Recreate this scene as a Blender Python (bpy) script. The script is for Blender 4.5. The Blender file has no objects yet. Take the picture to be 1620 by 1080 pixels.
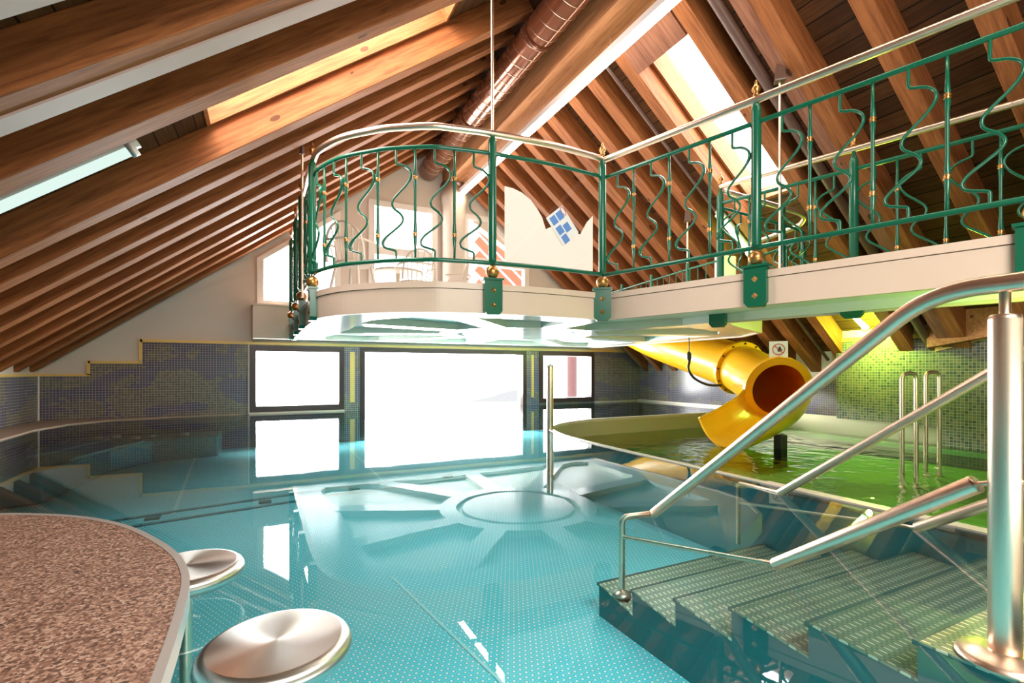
import bpy, bmesh, math, random
from mathutils import Vector, Matrix
random.seed(7)
C = bpy.context.scene.collection
PI = math.pi

# ------------------------------------------------------------------ materials
def nmat(name):
    m = bpy.data.materials.new(name); m.use_nodes = True
    nt = m.node_tree
    for n in list(nt.nodes): nt.nodes.remove(n)
    out = nt.nodes.new('ShaderNodeOutputMaterial')
    return m, nt, out

class NB:
    """tiny node builder"""
    def __init__(s, nt): s.nt = nt
    def n(s, t, **kw):
        x = s.nt.nodes.new(t)
        for k, v in kw.items(): setattr(x, k, v)
        return x
    def link(s, a, b): s.nt.links.new(a, b)
    def math(s, op, a, b=None, c=None):
        x = s.n('ShaderNodeMath', operation=op)
        for i, v in enumerate((a, b, c)):
            if v is None: continue
            if isinstance(v, (int, float)): x.inputs[i].default_value = v
            else: s.link(v, x.inputs[i])
        return x.outputs[0]
    def mix(s, f, a, b, mode='MIX'):
        x = s.n('ShaderNodeMix', data_type='RGBA', blend_type=mode)
        for sock, v in ((x.inputs[0], f), (x.inputs[6], a), (x.inputs[7], b)):
            if isinstance(v, (int, float)): sock.default_value = v
            elif isinstance(v, (tuple, list)): sock.default_value = (*v[:3], 1)
            else: s.link(v, sock)
        return x.outputs[2]
    def ramp(s, f, stops):
        x = s.n('ShaderNodeValToRGB'); cr = x.color_ramp
        while len(cr.elements) < len(stops): cr.elements.new(.5)
        for e, (p, c) in zip(cr.elements, stops): e.position = p; e.color = (*c, 1)
        s.link(f, x.inputs[0]); return x.outputs[0]
    def obj(s): return s.n('ShaderNodeTexCoord').outputs['Object']
    def sep(s, v):
        x = s.n('ShaderNodeSeparateXYZ'); s.link(v, x.inputs[0]); return x.outputs
    def comb(s, a, b, c=0.0):
        x = s.n('ShaderNodeCombineXYZ')
        for i, v in enumerate((a, b, c)):
            if isinstance(v, (int, float)): x.inputs[i].default_value = v
            else: s.link(v, x.inputs[i])
        return x.outputs[0]
    def mapping(s, v, scale=(1, 1, 1)):
        x = s.n('ShaderNodeMapping'); s.link(v, x.inputs[0]); x.inputs['Scale'].default_value = scale
        return x.outputs[0]
    def noise(s, v, scale, detail=3, rough=.5, dist=0):
        x = s.n('ShaderNodeTexNoise'); s.link(v, x.inputs['Vector'])
        x.inputs['Scale'].default_value = scale; x.inputs['Detail'].default_value = detail
        x.inputs['Roughness'].default_value = rough; x.inputs['Distortion'].default_value = dist
        return x.outputs[0]
    def bsdf(s, color, rough=.5, metal=0.0, **kw):
        x = s.n('ShaderNodeBsdfPrincipled')
        for k, v in (('Base Color', color), ('Roughness', rough), ('Metallic', metal)):
            if isinstance(v, (int, float)): x.inputs[k].default_value = v
            elif isinstance(v, (tuple, list)): x.inputs[k].default_value = (*v[:3], 1)
            else: s.link(v, x.inputs[k])
        for k, v in kw.items(): x.inputs[k].default_value = v
        return x
    def bump(s, h, bs, strength=.3, dist=.01):
        x = s.n('ShaderNodeBump'); x.inputs['Strength'].default_value = strength
        x.inputs['Distance'].default_value = dist
        s.link(h, x.inputs['Height']); s.link(x.outputs[0], bs.inputs['Normal'])

def plain(name, col, rough=.5, metal=0.0, bumpy=0.0, **kw):
    m, nt, out = nmat(name); b = NB(nt)
    co = b.obj()
    n = b.noise(co, 6, 3)
    c = b.mix(b.math('MULTIPLY', n, .35), col, tuple(x * .82 for x in col))
    p = b.bsdf(c, rough, metal, **kw)
    if bumpy: b.bump(b.noise(co, 60, 3), p, bumpy, .004)
    b.link(p.outputs[0], out.inputs[0]); return m

def emit(name, col, st):
    m, nt, out = nmat(name); b = NB(nt)
    e = b.n('ShaderNodeEmission'); e.inputs[0].default_value = (*col, 1); e.inputs[1].default_value = st
    b.link(e.outputs[0], out.inputs[0]); return m

def wood(name, c1, c2, planks=0.0, rough=.62, knots=True):
    m, nt, out = nmat(name); b = NB(nt)
    co = b.obj()
    info = b.n('ShaderNodeObjectInfo')
    add = b.n('ShaderNodeVectorMath', operation='ADD'); b.link(co, add.inputs[0])
    off = b.n('ShaderNodeVectorMath', operation='SCALE'); b.link(b.comb(info.outputs['Random'], info.outputs['Random'], info.outputs['Random']), off.inputs[0]); off.inputs[3].default_value = 37
    b.link(off.outputs[0], add.inputs[1]); v = add.outputs[0]
    grain = b.noise(b.mapping(v, (18, 1.2, 18) if planks else (1.2, 18, 18)), 2.2, 5, .6, .6)
    big = b.noise(b.mapping(v, (.8, 4, 4)), 1.5, 2)
    col = b.ramp(b.math('ADD', b.math('MULTIPLY', grain, .75), b.math('MULTIPLY', big, .25)),
                 [(.3, c2), (.62, c1)])
    if knots:
        vo = b.n('ShaderNodeTexVoronoi'); b.link(b.mapping(v, (1.5, 3.4, 3.4)), vo.inputs['Vector']); vo.inputs['Scale'].default_value = 1.2
        k = b.math('LESS_THAN', vo.outputs['Distance'], .085)
        col = b.mix(b.math('MULTIPLY', k, .75), col, tuple(x * .25 for x in c2))
    h = grain
    if planks:
        x, y, z = b.sep(co)
        f = b.math('FRACT', b.math('DIVIDE', x, planks))
        gap = b.math('LESS_THAN', f, .07)
        idx = b.math('FLOOR', b.math('DIVIDE', x, planks))
        wn = b.n('ShaderNodeTexWhiteNoise', noise_dimensions='1D'); b.link(idx, wn.inputs['W'])
        col = b.mix(b.math('MULTIPLY', wn.outputs[0], .55), col, tuple(q * .45 for q in c2))
        col = b.mix(gap, col, (.008, .004, .002))
    p = b.bsdf(col, rough); p.inputs['Specular IOR Level'].default_value = .2
    b.bump(h, p, .25, .004)
    b.link(p.outputs[0], out.inputs[0]); return m

def mosaic(name, ax, grey=False):
    m, nt, out = nmat(name); b = NB(nt)
    s = b.sep(b.obj()); U = s[ax]; V = s[2]; T = .034
    u = b.math('DIVIDE', U, T); v = b.math('DIVIDE', V, T)
    gx = b.math('LESS_THAN', b.math('FRACT', u), .13); gy = b.math('LESS_THAN', b.math('FRACT', v), .13)
    g = b.math('MAXIMUM', gx, gy)
    cell = b.comb(b.math('FLOOR', u), b.math('FLOOR', v))
    wn = b.n('ShaderNodeTexWhiteNoise', noise_dimensions='3D'); b.link(cell, wn.inputs['Vector'])
    r = wn.outputs[0]
    shape = b.noise(b.mapping(b.comb(U, V), (1.1, 1.7, 1)), 1.3, 1.5, .4, 1.2)
    sel = b.math('GREATER_THAN', b.math('ADD', shape, b.math('MULTIPLY', b.math('SUBTRACT', r, .5), .05)), .5)
    purple = b.ramp(r, [(0, (.06, .055, .12)), (.5, (.09, .07, .13)), (1, (.05, .065, .12))])
    olive = b.ramp(r, [(0, (.15, .115, .085)), (.5, (.085, .085, .085)), (1, (.18, .15, .11))])
    col = b.mix(sel, purple, olive)
    if grey: col = b.ramp(r, [(0, (.06, .075, .085)), (.4, (.12, .13, .11)), (.7, (.20, .17, .13)), (1, (.10, .14, .13))])
    col = b.mix(g, col, (.36, .33, .27))
    p = b.bsdf(col, b.math('ADD', b.math('MULTIPLY', g, .5), .18))
    b.link(p.outputs[0], out.inputs[0]); return m

def studs(name, base, dot, pitch=(.034, .034), r=.3, long=1.0, rough=.35, metal=.2):
    m, nt, out = nmat(name); b = NB(nt)
    s = b.sep(b.obj())
    v = b.math('DIVIDE', s[1], pitch[1])
    row = b.math('MODULO', b.math('ABSOLUTE', b.math('FLOOR', v)), 2)
    u = b.math('ADD', b.math('DIVIDE', s[0], pitch[0]), b.math('MULTIPLY', row, .5))
    du = b.math('SUBTRACT', b.math('FRACT', u), .5); dv = b.math('SUBTRACT', b.math('FRACT', v), .5)
    d = b.math('SQRT', b.math('ADD', b.math('POWER', du, 2), b.math('POWER', b.math('DIVIDE', dv, long), 2)))
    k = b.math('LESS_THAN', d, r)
    sh = b.math('LESS_THAN', b.math('ABSOLUTE', b.math('SUBTRACT', d, r + .07)), .07)  # contact shade painted as a darker ring around each stud
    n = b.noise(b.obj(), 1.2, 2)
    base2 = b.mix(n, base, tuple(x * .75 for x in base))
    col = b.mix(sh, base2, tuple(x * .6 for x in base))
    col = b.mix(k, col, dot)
    p = b.bsdf(col, rough, metal)
    b.link(p.outputs[0], out.inputs[0]); return m

def water(name, tint, bump_scale, bump_st, ior=1.33, boost=1.0):
    m, nt, out = nmat(name); b = NB(nt)
    tr = b.n('ShaderNodeBsdfTransparent'); tr.inputs[0].default_value = (*tint, 1)
    gl = b.n('ShaderNodeBsdfGlossy'); gl.inputs['Roughness'].default_value = .015
    bp = b.n('ShaderNodeBump'); bp.inputs['Strength'].default_value = bump_st; bp.inputs['Distance'].default_value = .02
    b.link(b.noise(b.obj(), bump_scale, 2, .5, .3), bp.inputs['Height'])
    b.link(bp.outputs[0], gl.inputs['Normal'])
    fr = b.n('ShaderNodeFresnel'); fr.inputs[0].default_value = ior
    b.link(bp.outputs[0], fr.inputs['Normal'])
    mx = b.n('ShaderNodeMixShader')
    b.link(b.math('MINIMUM', b.math('MULTIPLY', fr.outputs[0], boost), 1.0), mx.inputs[0]); b.link(tr.outputs[0], mx.inputs[1]); b.link(gl.outputs[0], mx.inputs[2])
    b.link(mx.outputs[0], out.inputs[0]); return m

def granite(name):
    m, nt, out = nmat(name); b = NB(nt)
    co = b.obj()
    vo = b.n('ShaderNodeTexVoronoi'); b.link(co, vo.inputs['Vector']); vo.inputs['Scale'].default_value = 260
    r = b.sep(vo.outputs['Color'])[0]
    col = b.ramp(r, [(0, (.045, .024, .016)), (.35, (.17, .085, .055)), (.7, (.32, .18, .12)), (1, (.50, .35, .26))])
    n = b.noise(co, 700, 2)
    col = b.mix(b.math('MULTIPLY', n, .4), col, (.12, .06, .04))
    p = b.bsdf(col, .55); b.bump(r, p, .2, .001)
    b.link(p.outputs[0], out.inputs[0]); return m

def brushed(name, col, rough=.28):
    m, nt, out = nmat(name); b = NB(nt)
    tg = b.n('ShaderNodeTangent', direction_type='RADIAL', axis='Z')
    p = b.bsdf(col, rough, 1.0); p.inputs['Anisotropic'].default_value = .85
    b.link(tg.outputs[0], p.inputs['Tangent'])
    b.link(p.outputs[0], out.inputs[0]); return m

M = {}
M['rafter'] = wood('rafter_wood', (.36, .125, .04), (.13, .04, .012))
M['rafter_red'] = wood('rafter_wood_reddish', (.30, .13, .075), (.14, .05, .03))
M['palestrip'] = plain('pale_strip', (.42, .31, .27), .6)
M['beam'] = wood('beam_wood', (.50, .22, .09), (.24, .09, .035))
M['board'] = wood('ceiling_boards', (.15, .06, .022), (.06, .022, .009), planks=.15, knots=False)
M['white'] = plain('white_paint', (.78, .72, .66), .55, bumpy=.05)
M['fascia'] = plain('cream_paint', (.70, .54, .42), .4)
M['soffit'] = plain('white_gloss', (.72, .76, .74), .16)
M['soffit_green'] = plain('recess_sage', (.70, .72, .64), .35)
M['wallwhite'] = plain('wall_plaster', (.66, .56, .48), .8, bumpy=.15)
M['palewall'] = plain('pale_plaster', (.75, .78, .72), .7, bumpy=.1)
M['mos_x'] = mosaic('mosaic_back', 0)
M['mos_y'] = mosaic('mosaic_side', 1)
M['mos_r'] = mosaic('mosaic_grey', 1, grey=True)
M['gold'] = plain('gold_tile', (.78, .50, .14), .4, .0, bumpy=.3)
M['brass'] = plain('antique_gold', (.52, .26, .08), .32, .85)
M['green'] = plain('green_enamel', (.005, .115, .058), .25)
M['steel'] = plain('stainless_tube', (.88, .68, .53), .33, 1.0)
M['steel_dark'] = plain('stainless_sheet', (.36, .44, .42), .3, .85)
M['steel_rim'] = plain('stainless_rim', (.60, .55, .45), .4, .3)
M['stool'] = brushed('brushed_disc', (.58, .58, .54), .33)
M['darkframe'] = plain('dark_window_frame', (.035, .02, .018), .35)
M['whiteframe'] = plain('white_window_frame', (.80, .74, .70), .45)
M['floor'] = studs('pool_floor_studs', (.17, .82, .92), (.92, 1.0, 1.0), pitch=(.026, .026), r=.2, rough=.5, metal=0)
M['tread'] = studs('stair_tread', (.36, .42, .30), (.95, .82, .60), pitch=(.024, .036), r=.16, long=2.0, rough=.35, metal=.5)
M['skirt'] = plain('teal_steel', (.03, .19, .20), .5, .0)
M['nosing'] = plain('nosing_edge', (.10, .17, .15), .35, .3)
M['poolwall'] = plain('pool_wall_teal', (.10, .36, .40), .35, .2)
M['seam'] = plain('weld_seam', (.45, .85, .85), .4)
M['ledge'] = plain('tan_ledge', (.34, .24, .17), .5)
M['ledge_pale'] = plain('pale_rim', (.62, .52, .44), .4)
M['basin'] = plain('basin_green', (.36, .62, .24), .4, .0)
M['basinwall'] = plain('basin_steel', (.50, .47, .30), .35, .5)
M['water'] = water('pool_water', (.80, .98, 1.0), 1.6, .035, boost=1.15)
M['basinwater'] = water('slide_water', (.80, .95, .60), 5.0, .75)
M['granite'] = granite('speckled_counter')
M['alu'] = plain('aluminium_edge', (.62, .60, .57), .3, .6)
M['yellow'] = plain('slide_yellow', (.95, .47, .012), .25)
M['orange'] = plain('slide_inside', (.80, .22, .006), .28)
M['duct'] = plain('copper_brown_duct', (.20, .065, .03), .16, .55)
M['brownpipe'] = plain('brown_pipe', (.10, .05, .035), .35)
M['black'] = plain('black_rubber', (.02, .018, .015), .5)
M['lampbody'] = plain('lamp_housing', (.75, .74, .72), .4)
M['led'] = emit('led_strip', (1.0, .88, .70), 26)
M['fluo'] = emit('fluorescent', (.80, 1.0, .92), .75)
M['fluogreen'] = emit('green_fluorescent', (.55, 1.0, .28), 12)
def film(name, col):
    m, nt, out = nmat(name); b = NB(nt)
    d = b.bsdf(col, .5); t = b.n('ShaderNodeBsdfTranslucent'); t.inputs[0].default_value = (*col, 1)
    mx = b.n('ShaderNodeMixShader'); mx.inputs[0].default_value = .5
    b.link(d.outputs[0], mx.inputs[1]); b.link(t.outputs[0], mx.inputs[2]); b.link(mx.outputs[0], out.inputs[0]); return m
M['film'] = film('white_film', (.92, .88, .84))
M['paper'] = plain('paper_white', (.85, .85, .83), .5)
M['blue'] = plain('print_blue', (.12, .28, .66), .5)
M['red'] = plain('print_red', (.55, .08, .05), .5)
M['furn'] = plain('pale_furniture', (.66, .56, .47), .5)
M['outred'] = plain('red_slats', (.55, .10, .05), .7)
M['snow'] = plain('hazy_snow', (.20, .21, .22), .9)
M['outpink'] = plain('pinkish_post', (.20, .10, .10), .8)
def glassmat(name, tint, refl=1.0):
    m, nt, out = nmat(name); b = NB(nt)
    tr = b.n('ShaderNodeBsdfTransparent'); tr.inputs[0].default_value = (*tint, 1)
    gl = b.n('ShaderNodeBsdfGlossy'); gl.inputs['Roughness'].default_value = .0
    fr = b.n('ShaderNodeLayerWeight'); fr.inputs[0].default_value = .5
    mx = b.n('ShaderNodeMixShader')
    b.link(b.math('ADD', .04 * refl, b.math('MULTIPLY', b.math('POWER', fr.outputs['Facing'], 5.0), .9 * refl)), mx.inputs[0]); b.link(tr.outputs[0], mx.inputs[1]); b.link(gl.outputs[0], mx.inputs[2])
    b.link(mx.outputs[0], out.inputs[0]); return m
M['glass'] = glassmat('window_glass', (.97, .98, .98))
M['clear'] = glassmat('clear_panel', (.93, .93, .92))

# ------------------------------------------------------------------ mesh helpers
def finish(name, bm, mat, parent=None, smooth=False, loc=(0, 0, 0), bevel=0.0):
    bmesh.ops.recalc_face_normals(bm, faces=bm.faces)
    me = bpy.data.meshes.new(name); bm.to_mesh(me); bm.free()
    if smooth:
        for p in me.polygons: p.use_smooth = True
    me.materials.append(M[mat])
    o = bpy.data.objects.new(name, me); C.objects.link(o); o.location = loc
    if parent is not None: o.parent = parent
    if bevel:
        b = o.modifiers.new('bevel', 'BEVEL'); b.width = bevel; b.segments = 2; b.limit_method = 'ANGLE'
    if smooth:
        try:
            o.modifiers.new('wn', 'WEIGHTED_NORMAL')
        except Exception: pass
    return o

def box(bm, x0, x1, y0, y1, z0, z1, mtx=None):
    vs = [bm.verts.new((x, y, z)) for x in (x0, x1) for y in (y0, y1) for z in (z0, z1)]
    for f in ((0, 1, 3, 2), (4, 6, 7, 5), (0, 4, 5, 1), (2, 3, 7, 6), (0, 2, 6, 4), (1, 5, 7, 3)):
        bm.faces.new([vs[i] for i in f])
    if mtx is not None:
        for v in vs: v.co = mtx @ v.co
    return vs

def prism(bm, pts, z0, z1, mtx=None):
    lo = [bm.verts.new((x, y, z0)) for x, y in pts]; hi = [bm.verts.new((x, y, z1)) for x, y in pts]
    bm.faces.new(lo[::-1]); bm.faces.new(hi)
    n = len(pts)
    for i in range(n): bm.faces.new((lo[i], lo[(i + 1) % n], hi[(i + 1) % n], hi[i]))
    if mtx is not None:
        for v in lo + hi: v.co = mtx @ v.co

def frames(pts, closed=False):
    pts = [Vector(p) for p in pts]; n = len(pts); out = []
    prev = None
    for i in range(n):
        a = pts[i - 1] if (i > 0 or closed) else pts[i]; b = pts[(i + 1) % n] if (i < n - 1 or closed) else pts[i]
        t = (b - a).normalized()
        if prev is None:
            up = Vector((0, 0, 1)) if abs(t.z) < .95 else Vector((0, 1, 0))
            nx = t.cross(up).normalized()
        else:
            nx = (prev - t * prev.dot(t)).normalized()
        prev = nx; out.append((pts[i], t, nx, t.cross(nx)))
    return out

def tube(bm, pts, r, seg=12, closed=False, caps=True, ry=None):
    rings = []
    fr = frames(pts, closed)
    for i, (p, t, nx, ny) in enumerate(fr):
        rr = r[i] if isinstance(r, (list, tuple)) else r
        r2 = (ry[i] if isinstance(ry, (list, tuple)) else ry) if ry is not None else rr
        rings.append([bm.verts.new(p + nx * rr * math.cos(2 * PI * k / seg) + ny * r2 * math.sin(2 * PI * k / seg)) for k in range(seg)])
    m = len(rings)
    for i in range(m if closed else m - 1):
        a, b = rings[i], rings[(i + 1) % m]
        for k in range(seg): bm.faces.new((a[k], a[(k + 1) % seg], b[(k + 1) % seg], b[k]))
    if caps and not closed:
        bm.faces.new(rings[0][::-1]); bm.faces.new(rings[-1])

def lathe(bm, prof, seg=20, c=(0, 0)):
    rings = []
    for r, z in prof:
        if r < 1e-5: rings.append([bm.verts.new((c[0], c[1], z))])
        else: rings.append([bm.verts.new((c[0] + r * math.cos(2 * PI * k / seg), c[1] + r * math.sin(2 * PI * k / seg), z)) for k in range(seg)])
    for a, b in zip(rings, rings[1:]):
        if len(a) == 1 and len(b) == 1: continue
        for k in range(seg):
            q = (k + 1) % seg
            if len(a) == 1: bm.faces.new((a[0], b[q], b[k]))
            elif len(b) == 1: bm.faces.new((a[k], a[q], b[0]))
            else: bm.faces.new((a[k], a[q], b[q], b[k]))
    if len(rings[0]) > 1: bm.faces.new(rings[0][::-1])
    if len(rings[-1]) > 1: bm.faces.new(rings[-1])

def ball(bm, c, r, seg=16, rings=8):
    lathe_p = [(r * math.sin(PI * i / rings), c[2] - r * math.cos(PI * i / rings)) for i in range(rings + 1)]
    lathe(bm, lathe_p, seg, c[:2])

def tubeobj(name, pts, r, mat, parent=None, seg=14, **kw):
    bm = bmesh.new(); tube(bm, pts, r, seg, **kw); return finish(name, bm, mat, parent, smooth=True)

def smooth_path(pts, n=8, closed=False):
    P = [Vector(p) for p in pts]; out = []
    m = len(P)
    for i in range(m if closed else m - 1):
        p0 = P[i - 1] if (i > 0 or closed) else P[0] * 2 - P[1]
        p1 = P[i]; p2 = P[(i + 1) % m]
        p3 = P[(i + 2) % m] if (i + 2 < m or closed) else P[-1] * 2 - P[-2]
        for k in range(n):
            t = k / n
            out.append(.5 * ((2 * p1) + (-p0 + p2) * t + (2 * p0 - 5 * p1 + 4 * p2 - p3) * t * t + (-p0 + 3 * p1 - 3 * p2 + p3) * t ** 3))
    if not closed: out.append(P[-1])
    return out

def fillet(pts, r, n=6):
    P = [Vector(p) for p in pts]; out = [P[0]]
    for i in range(1, len(P) - 1):
        a, b, c = P[i - 1], P[i], P[i + 1]
        d1 = (a - b); d2 = (c - b); q = min(r, d1.length * .48, d2.length * .48)
        s = b + d1.normalized() * q; e = b + d2.normalized() * q
        for k in range(n + 1):
            t = k / n; out.append(s * (1 - t) ** 2 + b * 2 * t * (1 - t) + e * t * t)
    out.append(P[-1]); return out

def tag(o, label, cat, group=None, kind=None):
    o['label'] = label; o['category'] = cat
    if group: o['group'] = group
    if kind: o['kind'] = kind
    return o
def thing(name, label, cat, loc=(0, 0, 0), rz=0.0, group=None):
    o = bpy.data.objects.new(name, None); C.objects.link(o); o.location = loc; o.rotation_euler = (0, 0, rz)
    o.empty_display_size = .1
    return tag(o, label, cat, group)
def struct(name, bm, mat, label, cat, **kw):
    o = finish(name, bm, mat, **kw); o['kind'] = 'structure'; o['label'] = label; o['category'] = cat; return o

# ------------------------------------------------------------------ dimensions
XL, XR, YB, YN = -2.65, 7.33, 8.4, -1.6
TL, TR = .737, .795                      # roof slopes
XRI = (.65 + TR * XR - (.65 - TL * XL)) / (TL + TR)   # ridge x (underside of rafters)
def zl(x): return .65 + TL * (x - XL)
def zr(x): return .65 + TR * (XR - x)
ZRI = zl(XRI)
AL, AR = math.atan(TL), math.atan(TR)
RD = .24                                 # rafter depth

# ------------------------------------------------------------------ ORDINALS
ORD = ['first', 'second', 'third', 'fourth', 'fifth', 'sixth', 'seventh', 'eighth', 'ninth', 'tenth', 'eleventh', 'twelfth', 'thirteenth', 'fourteenth', 'fifteenth', 'sixteenth']

# ------------------------------------------------------------------ pool shell
FZ = -.5
bm = bmesh.new(); box(bm, XL, XR, YN, YB, FZ - .05, FZ)
struct('floor', bm, 'floor', 'turquoise studded steel pool floor under the main water', 'floor')
# seams and inlet strip in the floor
def seam(pts, w, name, label):
    bm = bmesh.new()
    P = [Vector(p) for p in pts]
    for a, b in zip(P, P[1:]):
        d = (b - a).normalized(); n = Vector((-d.y, d.x, 0)) * w / 2
        vs = [bm.verts.new(q) for q in (a + n, a - n, b - n, b + n)]
        bm.faces.new(vs)
    return struct(name, bm, 'seam', label, 'trim')
seam([(-.68, 4.75, FZ + .003), (-.9, 8.3, FZ + .003)], .03, 'trim_1', 'pale weld seam in the pool floor left of the small window reflection')
seam([(1.08, 8.2, FZ + .003), (1.08, 5.1, FZ + .003)], .03, 'trim_2', 'pale weld seam in the pool floor before the big window')
seam([(.62, 2.75, FZ + .003), (.86, 1.0, FZ + .003)], .014, 'trim_3', 'pale weld seam in the pool floor nearest the stairs')
strip = thing('inlet_strip', 'raised strip with small square inlets crossing the pool floor', 'floor strip')
bm = bmesh.new()
sp = [(-2.3, 4.1), (-.8, 4.5), (.5, 4.78), (1.8, 4.95), (2.45, 5.0)]
for a, b in zip(sp, sp[1:]):
    for q0, q1, z in ((-.02, .02, .012), (.26, .30, .012)):
        vs = [bm.verts.new((x, y, FZ + z)) for x, y in ((a[0], a[1] + q0), (b[0], b[1] + q0), (b[0], b[1] + q1), (a[0], a[1] + q1))]
        bm.faces.new(vs)
finish('strip_edge', bm, 'poolwall', strip)
for x, y in ((-.8, 4.66), (-.02, 4.8), (.75, 4.95), (1.75, 5.07)):
    bm = bmesh.new(); box(bm, x - .05, x + .05, y - .04, y + .04, FZ + .002, FZ + .02)
    finish('inlet', bm, 'skirt', strip, bevel=.006)

# basin outline (slide splash basin), rounded far-left corner
def basin_outline(off=0.0, y0=YN):
    c = [(2.60, y0), (2.60, 1.0), (2.62, 2.8), (2.66, 3.9), (2.76, 4.45), (2.95, 4.87), (3.3, 5.2), (3.85, 5.42), (4.6, 5.47), (7.2, 5.47)]
    pts = [tuple(p[:2]) for p in smooth_path([(x, y, 0) for x, y in c], 6)]
    out = []
    for i in range(len(pts)):
        a = Vector(pts[max(i - 1, 0)]); b = Vector(pts[min(i + 1, len(pts) - 1)]); t = (b - a).normalized()
        out.append((pts[i][0] - t.y * off, pts[i][1] + t.x * off))
    return out
BO = basin_outline(.045); BI = basin_outline(-.0); BJ = basin_outline(-.006)
# main water
bm = bmesh.new()
bm.faces.new([bm.verts.new((x, y, 0)) for x, y in [(XL, YN)] + basin_outline(.04) + [(XR, 5.49), (XR, YB + .1), (XL, YB + .1)]])
def upward(o):
    if o.data.polygons[0].normal.z < 0: o.data.flip_normals()
    return o
tag(upward(finish('pool_water', bm, 'water')), 'calm clear turquoise water of the main pool', 'water', kind='stuff')
bm = bmesh.new()
bm.faces.new([bm.verts.new((x, y, -.22)) for x, y in basin_outline(.0) + [(7.2, YN)]])
tag(upward(finish('basin_water', bm, 'basinwater')), 'rippling green water of the slide basin, lower than the main pool', 'water', kind='stuff')
bm = bmesh.new()
bm.faces.new([bm.verts.new((x, y, FZ + .06)) for x, y in basin_outline(.0) + [(7.2, YN)]])
struct('floor_basin', bm, 'basin', 'green lit floor of the slide basin', 'floor')
bm = bmesh.new()
def wallstrip(bm, A, B, z0, z1):
    n = len(A)
    for i in range(n - 1):
        a0 = [bm.verts.new((*A[i], z0)), bm.verts.new((*A[i + 1], z0)), bm.verts.new((*A[i + 1], z1)), bm.verts.new((*A[i], z1))]
        bm.faces.new(a0)
wallstrip(bm, BI, BI, FZ, .0); struct('wall_basin', bm, 'basinwall', 'brushed steel wall inside the slide basin', 'wall')
bm = bmesh.new(); wallstrip(bm, BO, BO, FZ, -.0)
struct('wall_pool', bm, 'poolwall', 'steel wall between the main pool and the slide basin', 'wall')
bm = bmesh.new()
for i in range(len(BO) - 1):
    for z in (.006,):
        bm.faces.new([bm.verts.new((*p, z)) for p in (BO[i], BO[i + 1], BJ[i + 1], BJ[i])])
        bm.faces.new([bm.verts.new(p) for p in ((*BJ[i], z), (*BJ[i + 1], z), (*BJ[i + 1], -.03), (*BJ[i], -.03))])
        bm.faces.new([bm.verts.new(p) for p in ((*BO[i], z), (*BO[i + 1], z), (*BO[i + 1], -.03), (*BO[i], -.03))])
bmesh.ops.remove_doubles(bm, verts=bm.verts, dist=.0005)
struct('trim_4', bm, 'steel_rim', 'thin steel overflow rim between pool and slide basin', 'trim')
bm = bmesh.new(); box(bm, 2.555, 2.63, YN, 1.9, -.02, .008); struct('trim_19', bm, 'ledge_pale', 'pale rim strip beside the pool stairs', 'trim')
bm = bmesh.new(); box(bm, 7.14, 7.2, YN, 5.45, FZ, .02)
struct('wall_basin_right', bm, 'basinwall', 'steel wall on the right of the slide basin below the mosaic', 'wall')
bm = bmesh.new(); box(bm, 6.95, 7.14, YN, 5.4, -.30, -.25)
struct('trim_5', bm, 'seam', 'pale ledge under the basin water along the right wall', 'trim')
bm = bmesh.new(); wallstrip(bm, [(XL, YN), (XR, YN)], None, FZ, .02)
struct('wall_pool_near', bm, 'poolwall', 'near end wall of the pool behind the camera', 'wall')
# curved tan ledge at the far left
bm = bmesh.new()
led = [(-2.22, 5.6), (-2.24, 6.2), (-2.28, 7.1), (-2.15, 7.7), (-1.85, 8.08), (-1.2, 8.3), (-.35, 8.38)]
prism(bm, [(XL, 4.6), (-2.45, 4.8)] + led + [(-.35, 8.4), (XL, 8.4)], -.1, .012)
struct('trim_6', bm, 'ledge', 'tan pool ledge curving along the left corner', 'trim')
bench = thing('underwater_bench', 'submerged steel bench with jet fittings in the far left pool corner', 'bench')
bm = bmesh.new(); prism(bm, [(-2.4, 5.4), (-1.75, 5.6), (-1.6, 7.0), (-1.3, 7.55), (-.6, 7.75), (-.6, 8.35), (-2.3, 8.35)], FZ, -.22)
finish('seat', bm, 'poolwall', bench, bevel=.02)
for a, b in (((-2.1, 6.4), (-1.75, 7.6)), ((-1.7, 6.1), (-1.35, 7.3))):
    finish_pts = [(a[0], a[1], -.2), (b[0], b[1], -.2)]
    tubeobj('grip_bar', finish_pts, .016, 'seam', bench)
for x, y in ((-1.9, 7.85), (-1.75, 7.95), (-1.5, 7.7), (-1.35, 7.78), (-1.0, 7.85)):
    bm = bmesh.new(); lathe(bm, [(0, -.17), (.05, -.175), (.055, -.2), (.055, -.22)], 14, (x, y)); finish('jet', bm, 'steel', bench, smooth=True)

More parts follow.
